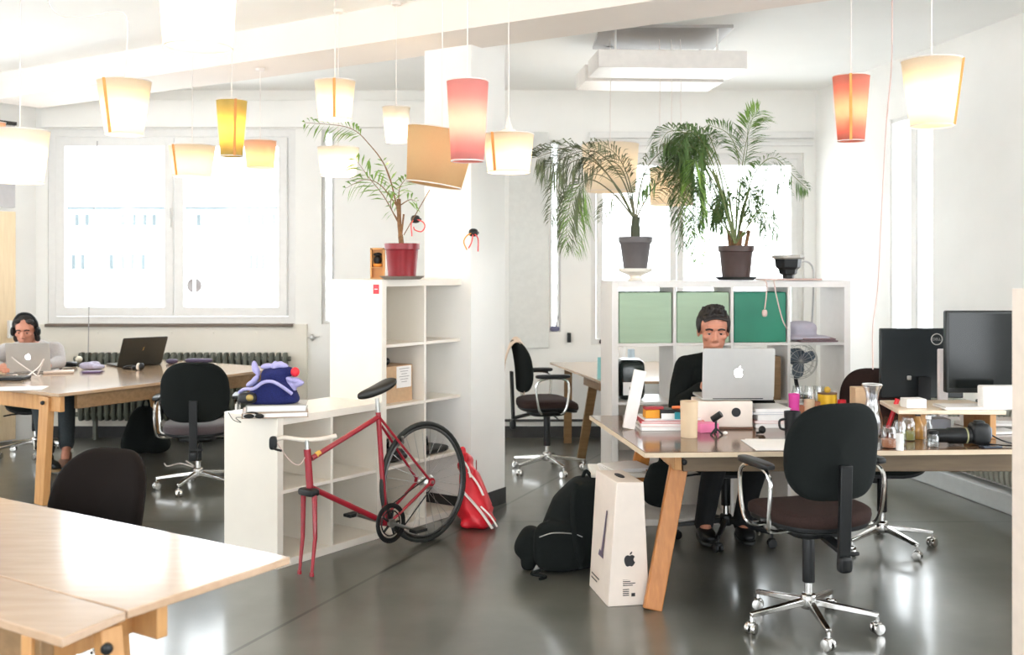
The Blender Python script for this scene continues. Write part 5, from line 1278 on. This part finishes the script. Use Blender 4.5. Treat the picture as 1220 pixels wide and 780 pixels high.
# glass things under the riser
for i, (px, py, r, h, fl, lid, lab) in enumerate(((1059,533,.035,.10,M_terr,None,'glass jar with brown contents left of the riser support'),(1072,530,.030,.115,None,None,'empty glass jar in the cluster under the riser'),(1082,524,.034,.11,simple('olive_fill', (.35,.32,.08)),None,'glass jar with olive contents next to the brown bottle'),(1112,532,.026,.06,None,M_bplast,'low glass jar with black lid in front of the camera lens'))):
    jar(lab, onD(px, py), r, h, fill=fl, lid=lid)
c = onD(1072, 536); cyl('candle', 'small white candle among the jars at the desk edge', 'candle', c, .016, .075, M_paper)
c = onD(1094, 522); root = thing('bottle', 'amber bottle with a dark neck under the riser', 'bottle', c)
b = MB(); b.lathe([(.030,0),(.032,.01),(.032,.06),(.018,.085),(.014,.11)], c, 18); b.build('body', simple('amber_glass', (.45,.22,.05), .2), root)
b = MB(); b.lathe([(.015,.11),(.015,.128)], c, 14); b.build('cap', M_bplast, root)
c = onD(1106, 526); root = thing('bottle', 'clear white bottle right of the amber one', 'bottle', c)
b = MB(); b.lathe([(.022,0),(.022,.07),(.012,.09),(.012,.11)], c, 18); b.build('body', M_jar, root)
b = MB(); b.lathe([(.013,.11),(.013,.125)], c, 12); b.build('cap', M_paper, root)
c = onD(1125, 515); boxthing('notepad_stack', 'bluish white notepads on a dark tray below the riser', 'notepad', c + Vector((0,.1,0)), (.11,.10,.06), 0, simple('bluish_paper', (.66,.70,.78)))
boxthing('dark_tray', 'flat black tray below the bluish notepads', 'tray', c + Vector((0,.02,0)), (.12,.05,.012), 0, M_bplast)
# camera with long lens
c = onD(1140, 530); cm = thing('camera', 'black camera with a long lens lying on the desk under the big monitor', 'camera', c)
My = Matrix.Rotation(R(90), 3, 'Y')
b = MB(); b.sell(c + Vector((.105,0,.055)), (.045,.045,.052), .5, .5); b.sell(c + Vector((.105,0,.105)), (.022,.025,.012), .5, .5); b.build('camera_body', M_bplast, cm)
b = MB(); b.lathe([(.030,-.13),(.032,-.12),(.032,-.05),(.038,-.04),(.038,.06)], c + Vector((.0,0,.045)), 24, My); ln = b.build('lens', M_bplast, cm)
b = MB(); b.lathe([(.0385,.035),(.0385,.042)], c + Vector((.0,0,.045)), 24, My); b.build('lens_ring', simple('olive_ring', (.30,.30,.15)), ln)
b = MB(); b.sell(c + Vector((.150,-.0,.06)), (.004,.03,.028), .4, .4); b.build('rear_display', simple('pale_display', (.35,.40,.5), .2), cm)
b = MB(); b.tube(catmull([c + Vector(v) for v in ((.14,0,.06),(.19,-.03,.03),(.25,-.02,.012),(.30,-.03,.010),(.26,-.06,.008),(.18,-.05,.008),(.13,-.04,.012))], 6), .007, 8, flat=.5); b.build('neck_strap', M_bplast, cm)
boxthing('phone', 'dark phone lying on the desk right of the camera', 'phone', onD(1180, 533), (.09,.05,.010), .1, simple('slate_phone', (.05,.06,.08), .2), .003)
for i, (px, py, w_, rz, lab) in enumerate(((1185, 515, .20, .2, 'white letters heaped at the right end of the desk'), (1190, 508, .22, -.2, 'upper white envelope at the right end of the desk'), (1160, 505, .16, .4, 'white envelope behind the camera on the desk'))):
    boxthing('envelope', lab, 'envelope', onD(px, py) + Vector((0,0,.0 + .012*(i == 1))), (w_,.12,.012), rz, M_paper, .001)
cyl('pot', 'small white pot under the right end of the riser', 'pot', onD(1150, 506), .03, .07, M_paper)

# ------------------------------------------------------------------ on and in the open shelves
q = Vector((P(941,0,6.42).x, 6.46, 1.497)); root = thing('desk_lamp_head', 'black stepped bowl with a pale rim on top of the open shelves', 'bowl', q)
b = MB(); b.lathe([(.035,0),(.035,.02),(.055,.03),(.060,.055),(.078,.07),(.085,.12),(.080,.12),(.07,.075)], q + Vector((0,0,.012)), 6); b.build('body', M_bplast, root, smooth=False)
b = MB(); b.lathe([(.084,.12),(.105,.128),(.100,.145),(.075,.145)], q + Vector((0,0,.012)), 6); b.build('rim', simple('pale_rim', (.45,.42,.38)), root, smooth=False)
b = MB(); b.box(q + Vector((.0,0,.006)), (.36,.20,.010), .06); tag(b.build('thin_board', simple('rosy_board', (.60,.42,.36)), bevel=.002), 'thin rosy board lying on the open shelves under the black bowl', 'board')
pc_ = cordthing([P(905, 333, 6.26), P(913, 336, 6.22), P(913, 352, 6.21), P(911, 368, 6.21)], .004, M_cord, 'pale cable with a plug hanging over the deep green box')
b = MB(); b.sell(P(911, 373, 6.21), (.016,.012,.022), .7, .7); b.build('plug', M_cord, pc_)
cordthing([P(922, 334, 6.28), P(925, 352, 6.22), P(932, 380, 6.22), P(938, 392, 6.23)], .004, M_cord, 'second pale cable curving down beside the deep green box')
cordthing([P(945, 330, 6.5), P(955, 312, 6.6), P(968, 318, 6.66), P(969, 350, 6.62), P(967, 390, 6.62)], .006, simple('greyish_cable', (.5,.5,.5)), 'grey cable dropping behind the last column of the open shelves')
c = cell_world(sr0, A, Bn, cpr, 3, 3, .45, .16)
b = MB(); b.sell(c + Vector((-.03,0,.075)), (.10,.09,.05), .8, .9); b.sell(c + Vector((-.10,0,.07)), (.05,.06,.04)); b.sell(c + Vector((.0,-.05,.02)), (.14,.09,.018), .6, .8)
tag(b.build('fabric_bundle', simple('lilac_grey_cloth', (.45,.43,.50), .9), remesh=.008, sm=2), 'crumpled lilac grey cloth in the top right shelf cell', 'cloth')
b = MB(); b.box(c + Vector((.03,-.08,.006)), (.24,.18,.010), .1); b.box(c + Vector((.05,-.07,.018)), (.20,.16,.008), -.05); tag(b.build('magazine', simple('dark_magazine', (.20,.12,.13)), bevel=.001), 'flat dark magazines lying under the lilac cloth', 'magazine')
# clip fan in the second row
c = cell_world(sr0, A, Bn, cpr, 3, 2, .34, .14); x, z, w_, h_ = cpr(3, 2)
fan = thing('fan', 'small blue grey desk fan in the right cell of the open shelves', 'fan', c)
hc_ = c + Vector((-.02, 0, .235))
Mf = Matrix.Rotation(R(100), 3, 'X') @ Matrix.Rotation(R(0), 3, 'Z')
b = MB(); b.sell(hc_ + Vector((0,.03,.02)), (.055,.05,.055), .8, .8); b.build('motor', M_fblue, fan)
for k in range(3):
    a = 2*math.pi*k/3 + .4; d = Vector((math.cos(a), 0, math.sin(a))); b = MB(); b.sell(hc_ + d*.055 + Vector((0,-.035,0)), (.055,.008,.036), .8, .8, Matrix.Rotation(-a, 3, 'Y') @ Matrix.Rotation(R(20), 3, 'X')); b.build('blade', M_fblue, fan)
b = MB()
for r_, y_ in ((.115,-.035),(.10,-.065),(.07,-.075),(.10,.0)): b.tube([hc_ + Vector((math.cos(2*math.pi*k/28)*r_, y_, math.sin(2*math.pi*k/28)*r_)) for k in range(28)], .0022, 5, closed=True)
for k in range(16):
    a = 2*math.pi*k/16; d = Vector((math.cos(a), 0, math.sin(a))); b.tube([hc_ + Vector((0,-.08,0)), hc_ + d*.08 + Vector((0,-.074,0)), hc_ + d*.115 + Vector((0,-.035,0)), hc_ + d*.09 + Vector((0,.01,0))], .0014, 4)
b.build('guard', M_steel, fan)
b = MB(); b.tube(catmull([c + Vector((.0,0,.01)), c + Vector((-.02,.02,.08)), c + Vector((-.03,.01,.15)), hc_ + Vector((0,.02,-.02))], 6), .013, 8); b.lathe([(.07,0),(.068,.01),(.02,.02)], c + Vector((0,0,.0)), 24); b.build('fan_stand', M_bplast, fan)
# black appliance left cell
c = cell_world(sr0, A, Bn, cpr, 0, 2, .32, .18)
cfm = thing('coffee_machine', 'rounded black appliance with a white front label in the left shelf cell', 'appliance', c)
b = MB(); b.sell(c + Vector((0,0,.125)), (.085,.12,.125), .35, .4); b.build('body', simple('gloss_black', (.012,.02,.018), .2), cfm)
b = MB(); b.box(c + Vector((-.02,-.121,.075)), (.075,.004,.08)); fl_ = b.build('front_label', M_paper, cfm, bevel=.002)
b = MB(); b.sell(c + Vector((-.005,-.124,.075)), (.014,.003,.014), .6, .8); b.build('round_mark', M_ink, fl_)
c = cell_world(sr0, A, Bn, cpr, 2, 2, .80, .16)
boxthing('box_file', 'brown box file standing in the shelf cell right of the silver laptop', 'box file', c, (.07,.26,.27), math.atan2(A.y, A.x), M_rail)
c2 = cell_world(sr0, A, Bn, cpr, 2, 2, .62, .16)
boxthing('book', 'blue spined book left of the brown box file', 'book', c2, (.035,.22,.22), math.atan2(A.y, A.x), simple('blue_cover', (.05,.15,.30)))
boxthing('book', 'black spined book between the blue book and the brown box file', 'book', c2 + A*.035, (.022,.22,.24), math.atan2(A.y, A.x), M_bplast)
# things by the far windows
for i, (px, py, sx, sz, m, lab, nm, cat) in enumerate(((678,402,.035,.09,M_bplast,'small black switch box on the wall left of the open shelves','switch_box','switch box'),)):
    p = P(px, py, YW-.02); b = MB(); b.box(p, (sx,.04,sz)); tag(b.build(nm, m, bevel=.004), lab, cat)
for i, (px, D, r, h, m, lab) in enumerate(((716, 8.0, .03, .16, simple('aqua_plastic', (.25,.55,.55)), 'aqua bottle on the far centre desk'), (724, 8.3, .035, .10, M_paper, 'white pot on the far centre desk'), (733, 8.1, .03, .07, simple('violet_plastic', (.2,.12,.35)), 'violet cup on the far centre desk'), (740, 8.4, .04, .22, M_paper, 'tall white canister on the far centre desk'), (752, 8.3, .03, .2, simple('pale_blue', (.5,.62,.72)), 'pale blue bottle on the far centre desk'))):
    cyl('bottle' if h > .12 else 'cup', lab, 'bottle' if h > .12 else 'cup', Vector((P(px,0,D).x, D, ZC+.001)), r, h, m, r2=r*.9)
for i, (px, sc_, m, lab) in enumerate(((661, .5, simple('slate_item', (.15,.15,.25)), 'dark object on the sill of the narrow bright window'),(720, .5, M_bplast, 'small dark object on the sill left of the big right window'))):
    z_ = .98 if i == 0 else .86; b = MB(); q = Vector((PX(px), YW+.03, z_+.0)); b.sell(q + Vector((0,0,.025)), (.045,.025,.025), .7, .7); b.tube([q + Vector((.01,0,.04)), q + Vector((.03,0,.13)), q + Vector((.02,0,.17))], .008, 6); tag(b.build('sill_ornament', m), lab, 'ornament')

# ------------------------------------------------------------------ clutter on the left table
def onL(px, py): return G(px, py, ZL + .001)
c = onL(84, 437); b = MB(); b.sell(c + Vector((0,0,.022)), (.035,.06,.022), .6, .6, Matrix.Rotation(R(70), 3, 'Z')); tag(b.build('phone_case', M_bplast), 'small black pouch right of the silver laptop on the left table', 'pouch')
c = onL(70, 444); b = MB(); b.box(c + Vector((0,0,.008)), (.22,.16,.016), .4); tag(b.build('notebook', simple('tan_notebook', (.55,.42,.33)), bevel=.003), 'tan notebook lying right of the silver laptop', 'notebook')
c = onL(104, 440); b = MB(); b.sell(c + Vector((0,0,.03)), (.06,.05,.03), .8, .8); b.sell(c + Vector((.07,.02,.02)), (.06,.05,.02), .8, .8); b.sell(c + Vector((.02,.08,.03)), (.05,.05,.03), .8, .8); tag(b.build('crumpled_cloth', mat('lilac_white_cloth', (.50,.47,.60), .9, noise=.3, nscale=30), remesh=.006, sm=2), 'crumpled lilac white cloth in the middle of the left table', 'cloth')
c = onL(110, 444); b = MB(); b.box(c + Vector((0,0,.008)), (.14,.07,.014), .1); tag(b.build('dark_notebook', simple('plum_cover', (.10,.05,.14)), bevel=.002), 'dark plum notebook in front of the lilac cloth', 'notebook')
c = onL(94, 432); b = MB(); b.ell(c + Vector((0,0,.03)), (.03,.03,.028)); tag(b.build('garlic_bulb', simple('cream_ball', (.82,.76,.62))), 'cream ball behind the black pouch on the left table', 'ball')
c = onL(162, 441); hp = thing('headphones', 'dark headphones with a cream pad lying in front of the black laptop', 'headphones', c)
b = MB(); b.sell(c + Vector((.045,0,.03)), (.022,.03,.03)); b.sell(c + Vector((-.02,.01,.02)), (.022,.03,.018)); b.build('ear_cup', M_bplast, hp)
b = MB(); b.sell(c + Vector((.02,-.0,.03)), (.016,.03,.03)); b.build('ear_pad', M_cream, hp)
b = MB(); b.tube(catmull([c + Vector((-.02,.01,.035)), c + Vector((-.08,.02,.03)), c + Vector((-.12,.05,.01)), c + Vector((-.05,.09,.01)), c + Vector((.045,.03,.04))], 5), .007, 8); b.build('headband', M_bplast, hp)
cordthing([onL(45, 446), P(52, 428, 7.96), P(45, 438, 7.94), onL(28, 450), onL(18, 446), onL(10, 452)], .005, M_cordw, 'white charging cable looping in front of the silver laptop')
cordthing([P(14, 425, 7.98), P(22, 432, 7.98), P(38, 443, 7.98), onL(46, 448), onL(52, 441), P(50, 433, 8.0)], .004, M_cordw, 'thinner white cable crossing the silver laptop on the left table')
b = MB(); c = onL(4, 452); b.box(c + Vector((0,0,.012)), (.34,.16,.022), .05); tag(b.build('keyboard', M_bplast, bevel=.003), 'dark flat device in front of the silver laptop', 'keyboard')
b = MB(); c = onL(20, 463); b.box(c + Vector((0,0,.002)), (.36,.22,.003), .2); tag(b.build('paper_sheet', M_paper), 'white sheets near the front edge of the left table', 'paper')
c = onL(205, 433); b = MB(); b.sell(c + Vector((0,0,.02)), (.05,.03,.02), .6, .6); b.sell(c + Vector((.2,.1,.018)), (.12,.04,.018), .5, .6); tag(b.build('cable_bundle', simple('plum_plastic', (.06,.04,.09)), remesh=.006), 'dark cables lying behind the office chair on the left table', 'cable')
# things on the wall right of the left window
c = P(372, 402, YW-.02); b = MB(); b.sell(c, (.02,.015,.03)); b.tube(catmull([c + Vector((-.12,0,0)), c, c + Vector((.07,0,.01))], 4), .006, 6); tag(b.build('wall_socket', M_silver), 'small metal valve on the wall right of the left window', 'valve')
# ------------------------------------------------------------------ people
def head(root, c, yaw, pitch, s=1.0, hair='short', skin=M_skin, jaw=1.0):
    """c: centre of the head; the face looks along local -Y"""
    M = Matrix.Rotation(yaw, 3, 'Z') @ Matrix.Rotation(pitch, 3, 'X')
    def L(x, y, z): return c + M @ (Vector((x, y, z))*s)
    b = MB()
    b.sell(L(0,.012,.030), (.076*s,.094*s,.088*s), 1, 1, M)
    b.sell(L(0,-.028,-.035), (.058*s*jaw,.060*s,.078*s), .9, .95, M)
    b.sell(L(0,-.055,-.095), (.028*s,.026*s,.022*s), 1, 1, M)
    b.sell(L(0,-.074,.028), (.052*s,.020*s,.014*s), 1, 1, M)
    for x in (-1, 1):
        b.sell(L(x*.043,-.062,-.020), (.022*s,.020*s,.020*s), 1, 1, M)
        b.sell(L(x*.077,.012,-.010), (.010*s,.020*s,.032*s), 1, 1, M)
        b.sell(L(x*.010,-.098,-.036), (.011*s,.010*s,.009*s), 1, 1, M)
    b.tube([L(0,-.078,.018), L(0,-.092,-.010), L(0,-.106,-.030), L(0,-.092,-.044)], [.008*s,.010*s,.013*s,.008*s], 10)
    b.sell(L(0,-.086,-.062), (.024*s,.009*s,.006*s), 1, 1, M); b.sell(L(0,-.085,-.071), (.021*s,.009*s,.006*s), 1, 1, M)
    for x in (-1, 1):
        e = MB(); e.ell(L(x*.031,-.073,.000), (.0118*s,.0110*s,.0085*s)); ey = e.build('eye', M_eyew, root)
        e = MB(); e.ell(L(x*.031,-.0815,-.002), (.0062*s,.0042*s,.0060*s)); e.build('iris', M_ink, ey)
        e = MB(); e.sell(L(x*.031,-.0765,.0065), (.0160*s,.0105*s,.0065*s), 1, 1, M); e.build('eyelid', M_skin, root)
        e = MB(); e.tube(catmull([L(x*.014,-.090,.020), L(x*.031,-.092,.026), L(x*.050,-.080,.019)], 4), [.0050*s]*9, 6); e.build('eyebrow', M_hair, root)
    return b, L, M
def hand(b, w, d, up, side, curl=.6, s=1.0):
    """palm from wrist w pointing along d; up is the back of the hand; side +1/-1 gives the thumb's side"""
    d = Vector(d).normalized(); up = (Vector(up) - d*Vector(up).dot(d)).normalized(); x = d.cross(up)*side
    Mh = Matrix((x, d, up)).transposed()
    b.sell(w + d*.048*s, (.040*s,.050*s,.014*s), .6, .7, Mh, 16, 10); b.cap(w - d*.01, w + d*.02, .025*s, .030*s)
    for k, (ox, L_) in enumerate(((.031,.066),(.011,.074),(-.010,.069),(-.030,.054))):
        p = w + d*.088*s + x*ox*s; a = curl*.5; pts = [p - d*.01]; dd = d
        for j, f in enumerate((.45,.32,.23)):
            a_ = curl*(.5 + .5*j); dd = (d*math.cos(a_) - up*math.sin(a_)).normalized(); pts.append(pts[-1] + dd*L_*f*s + (d*.01 if j == 0 else Vector((0,0,0))))
        b.chain(pts, [.0092*s,.0088*s,.0082*s,.0070*s])
    p = w + d*.025*s + x*.034*s; t1 = p + (x*.7 + d*.7 - up*.2).normalized()*.036*s; t2 = t1 + (x*.35 + d*.9 - up*.25).normalized()*.030*s
    b.chain([p - x*.01, t1, t2], [.013*s,.010*s,.008*s])
def shoe(root, ank, d, m, ms, s=1.0):
    d = Vector((d[0], d[1], 0)).normalized(); rz = math.atan2(d.y, d.x); Mz = Matrix.Rotation(rz, 3, 'Z'); c = Vector((ank.x, ank.y, ank.z-.062))
    b = MB(); b.sell(c + d*.065 + Vector((0,0,.0)), (.138*s,.047*s,.036*s), .7, .8, Mz, fn=lambda q: Vector((q.x, q.y*(1.0 + .12*q.x/.138), q.z*(1-.22*q.x/.138)))); b.sell(c + Vector((0,0,.038)), (.050*s,.040*s,.045*s), .8, .8, Mz)
    o = b.build('shoe', m, root, remesh=.006, sm=2)
    b = MB(); b.sell(c + d*.066 + Vector((0,0,-.030)), (.142*s,.049*s,.013*s), .4, .8, Mz); b.build('sole', ms, o)

def man_right():
    root = thing('person', 'dark-haired person in a black jumper sitting behind the raised silver laptop', 'person', (1.22, 6.02, 0))
    pel = Vector((1.22, 6.05, .555)); nk = Vector((1.160, 5.945, 1.075)); hc = Vector((1.146, 5.885, 1.222))
    shl = Vector((1.005, 5.98, 1.005)); shr = Vector((1.345, 5.985, .995))
    ell = Vector((.935, 5.86, .795)); elr = Vector((1.43, 5.80, .80))
    wrl = Vector((1.06, 5.70, .925)); wrr = Vector((1.315, 5.69, .925))
    b, L, M = head(root, hc, R(-4), R(10), 1.06, jaw=1.04)
    b.cap(hc + Vector((0,.03,-.05)), nk, .052, .058); b.cap(nk, nk + Vector((.02,.03,-.07)), .06, .07)
    b.chain([nk + Vector((.01,.03,-.06)), Vector((1.19,6.0,.85)), pel], [.09,.12,.13])
    b.chain([shl, ell, wrl], [.045,.038,.025]); b.chain([shr, elr, wrr], [.045,.038,.025])
    b.cap(nk + Vector((.02,.03,-.07)), shl, .055, .05); b.cap(nk + Vector((.02,.03,-.07)), shr, .055, .05)
    hand(b, wrl, (.25,-.95,-.10), (0,0,1), -1, .5); hand(b, wrr, (-.25,-.95,-.10), (0,0,1), 1, .5)
    kn = [(Vector((1.11,5.60,.56)), Vector((1.11,5.98,.12))), (Vector((1.345,5.62,.56)), Vector((1.335,6.0,.12)))]
    for s, (k, a) in zip((-1, 1), kn):
        h = pel + Vector((s*.09, 0, -.01)); b.chain([h, k, a], [.078,.055,.038]); b.cap(a, a + Vector((0,-.10,-.06)), .036, .03)
    b.build('body', M_skin, root, remesh=.006, sm=2)
    # jumper
    j = MB(); ch = Vector((1.18, 5.99, .90))
    j.sell(ch, (.175,.115,.17), .8, .85); j.sell(Vector((1.21, 6.03, .70)), (.165,.115,.16), .8, .9)
    j.cap(nk + Vector((.01,.025,-.04)), shl + Vector((0,0,.0)), .066, .064); j.cap(nk + Vector((.01,.025,-.04)), shr, .066, .064)
    j.cap(nk + Vector((0,.015,-.01)), nk + Vector((.01,.02,-.06)), .064, .08)
    j.chain([shl, shl.lerp(ell, .5) + Vector((-.008,0,0)), ell, ell.lerp(wrl, .9)], [.066,.058,.050,.036]); j.chain([shr, elr, elr.lerp(wrr, .9)], [.066,.052,.036])
    j.build('jumper', M_shirt, root, remesh=.007, sm=3)
    t = MB()
    t.sell(pel + Vector((0,.0,0)), (.165,.13,.10), .8, .8)
    for s, (k, a) in zip((-1, 1), kn): t.chain([pel + Vector((s*.09,0,0)), k, k.lerp(a, .5) + Vector((0,.01,0)), a + Vector((0,0,-.02))], [.092,.070,.062,.056])
    t.build('trousers', M_trou, root, remesh=.007, sm=2)
    for k, a in kn: shoe(root, a, (0,-1), M_bplast, M_rub)
    h = MB()
    h.sell(L(0,.028,.050), (.089,.096,.090), 1, 1, M)
    h.sell(L(0,.078,.0), (.064,.042,.078), 1, 1, M)
    for x in (-1, 1): h.sell(L(x*.074,.014,.034), (.019,.042,.050), 1, 1, M); h.sell(L(x*.079,-.014,.014), (.009,.016,.032), 1, 1, M)
    random.seed(3)
    for k in range(26):
        x = random.uniform(-.058, .058); y = random.uniform(-.062, .03); z0 = .104 - (x/.06)**2*.020
        h.cap(L(x, y + .01, z0 - .012), L(x + random.uniform(-.012,.016), y - .006, z0 + random.uniform(.016, .034)), .013, .007)
    for k in range(12):
        x = -.056 + .112*k/11; h.cap(L(x, -.045, .088 - (x/.06)**2*.012), L(x*1.08 + .006, -.072, .080 - (x/.06)**2*.018), .015, .008)
    h.build('hair', M_hair, root, remesh=.005, sm=1)
    return root
man_right()

def man_left():
    root = thing('person', 'person with headphones and a grey sweater sitting behind the left silver laptop', 'person', (-4.0, 8.66, 0))
    fd = Vector((.30, -.95, 0)).normalized(); sx = Vector((-fd.y, fd.x, 0))*1.0   # sx: image right
    if sx.x < 0: sx = -sx
    pel = Vector((-4.02, 8.70, .52)); hc = P(30.5, 391, 8.36); hc.z -= .012; nk = Vector((hc.x-.01, hc.y+.08, hc.z-.125))
    yaw = math.atan2(fd.x, -fd.y)*.6
    b, L, M = head(root, hc, yaw, R(14), 1.0, jaw=1.05)
    sh = [nk + Vector((0,.03,-.055)) - sx*.185, nk + Vector((0,.03,-.055)) + sx*.185]
    b.cap(hc + Vector((0,.03,-.05)), nk, .052, .058)
    b.chain([nk + Vector((0,.03,-.04)), Vector((-3.98, 8.56, .76)), pel], [.09,.12,.13])
    el = [sh[0] - sx*.09 + Vector((0,-.10,-.19)), sh[1] + sx*.07 + Vector((0,-.10,-.19))]
    el[0].z = ZL+.055; el[1].z = ZL+.055
    wr = [P(4, 434, 8.14), P(56, 440, 8.16)]
    wr[0].z = ZL+.045; wr[1].z = ZL+.05
    for i in (0, 1): b.chain([sh[i], el[i], wr[i]], [.045,.036,.025]); b.cap(nk + Vector((0,.03,-.04)), sh[i], .055, .05)
    hand(b, wr[0], (.45,-.8,.10), (0,0,1), -1, 1.0); hand(b, wr[1], (-.5,-.2,.05), (0,.0,1), 1, .5)
    kn = [(Vector((-3.80,8.30,.54)), Vector((-3.60,8.02,.12))), (Vector((-3.60,8.36,.54)), Vector((-3.49,8.10,.155)))]
    for s, (k, a) in zip((-1, 1), kn): b.chain([pel + sx*s*.09, k, a], [.078,.055,.036]); b.cap(a, a + fd*.09 + Vector((0,0,-.05)), .034, .03)
    b.build('body', M_skin, root, remesh=.006, sm=2)
    j = MB(); j.sell(Vector((-3.99,8.56,.80)), (.19,.125,.19), .8, .9, Matrix.Rotation(yaw, 3, 'Z')); j.sell(pel + Vector((0,-.02,.10)), (.17,.13,.14), .8, .9)
    j.cap(nk + Vector((0,.02,-.01)), nk + Vector((0,.03,-.06)), .06, .085)
    for i in (0, 1): j.cap(nk + Vector((0,.03,-.05)), sh[i], .075, .070); j.chain([sh[i], el[i], el[i].lerp(wr[i], .85)], [.072,.056,.038])
    j.build('sweater', M_sweat, root, remesh=.007, sm=3)
    t = MB(); t.sell(pel, (.165,.13,.10), .8, .8)
    for s, (k, a) in zip((-1, 1), kn): t.chain([pel + sx*s*.09, k, k.lerp(a, .9)], [.09,.070,.058])
    t.build('trousers', M_jean2, root, remesh=.007, sm=2)
    shoe(root, kn[0][1], (.7,-.7), M_bplast, simple('tan_sole', (.35,.22,.10)))
    shoe(root, kn[1][1] + Vector((0,0,-.03)), (.25,-.95), simple('brown_suede', (.22,.12,.08), .8), M_bplast)
    h = MB()
    h.sell(L(0,.024,.046), (.083,.094,.080), 1, 1, M); h.sell(L(0,.07,.0), (.068,.05,.08), 1, 1, M)
    for x in (-1, 1): h.cap(L(x*.075,.0,.045), L(x*.082,.02,-.085), .018, .022); h.sell(L(x*.05,-.045,.085), (.03,.03,.016), 1, 1, M)
    h.build('hair', M_hair, root, remesh=.005, sm=1)
    hp = thing('headphones', 'black headphones worn by the person behind the left silver laptop', 'headphones', L(0,0,.13))
    b = MB(); b.tube(catmull([L(-.088,.0,.0), L(-.088,.0,.06), L(-.05,.0,.122), L(0,.0,.138), L(.05,.0,.122), L(.088,.0,.06), L(.088,.0,.0)], 6), .010, 8); b.build('headband', M_bplast, hp)
    for x in (-1, 1): b = MB(); b.sell(L(x*.096,-.002,-.012), (.018,.030,.038), .8, .8, M); b.build('ear_cup', M_bplast, hp)
man_left()

GROUPS = {'lamp': 'pendant lamps hanging from the ceiling', 'chair': 'office chairs around the tables', 'plant': 'potted palms on top of the shelves', 'book': 'books in piles', 'jar': 'glass jars under the riser', 'glass': 'pale glasses behind the tumblers', 'cup': 'cups and tumblers', 'laptop': 'open laptops on the tables', 'monitor': 'monitors on the main desk', 'cable': 'loose cables and cords', 'storage box': 'storage boxes in the top row of the open shelves', 'hook': 'ribboned hooks on the column', 'person': 'people sitting at the tables', 'radiator': 'radiators under the windows', 'bottle': 'small bottles', 'envelope': 'white envelopes at the end of the desk'}
for o in list(SC.objects):
    if o.parent is None and o.get('category') in GROUPS and 'group' not in o: o['group'] = GROUPS[o['category']]
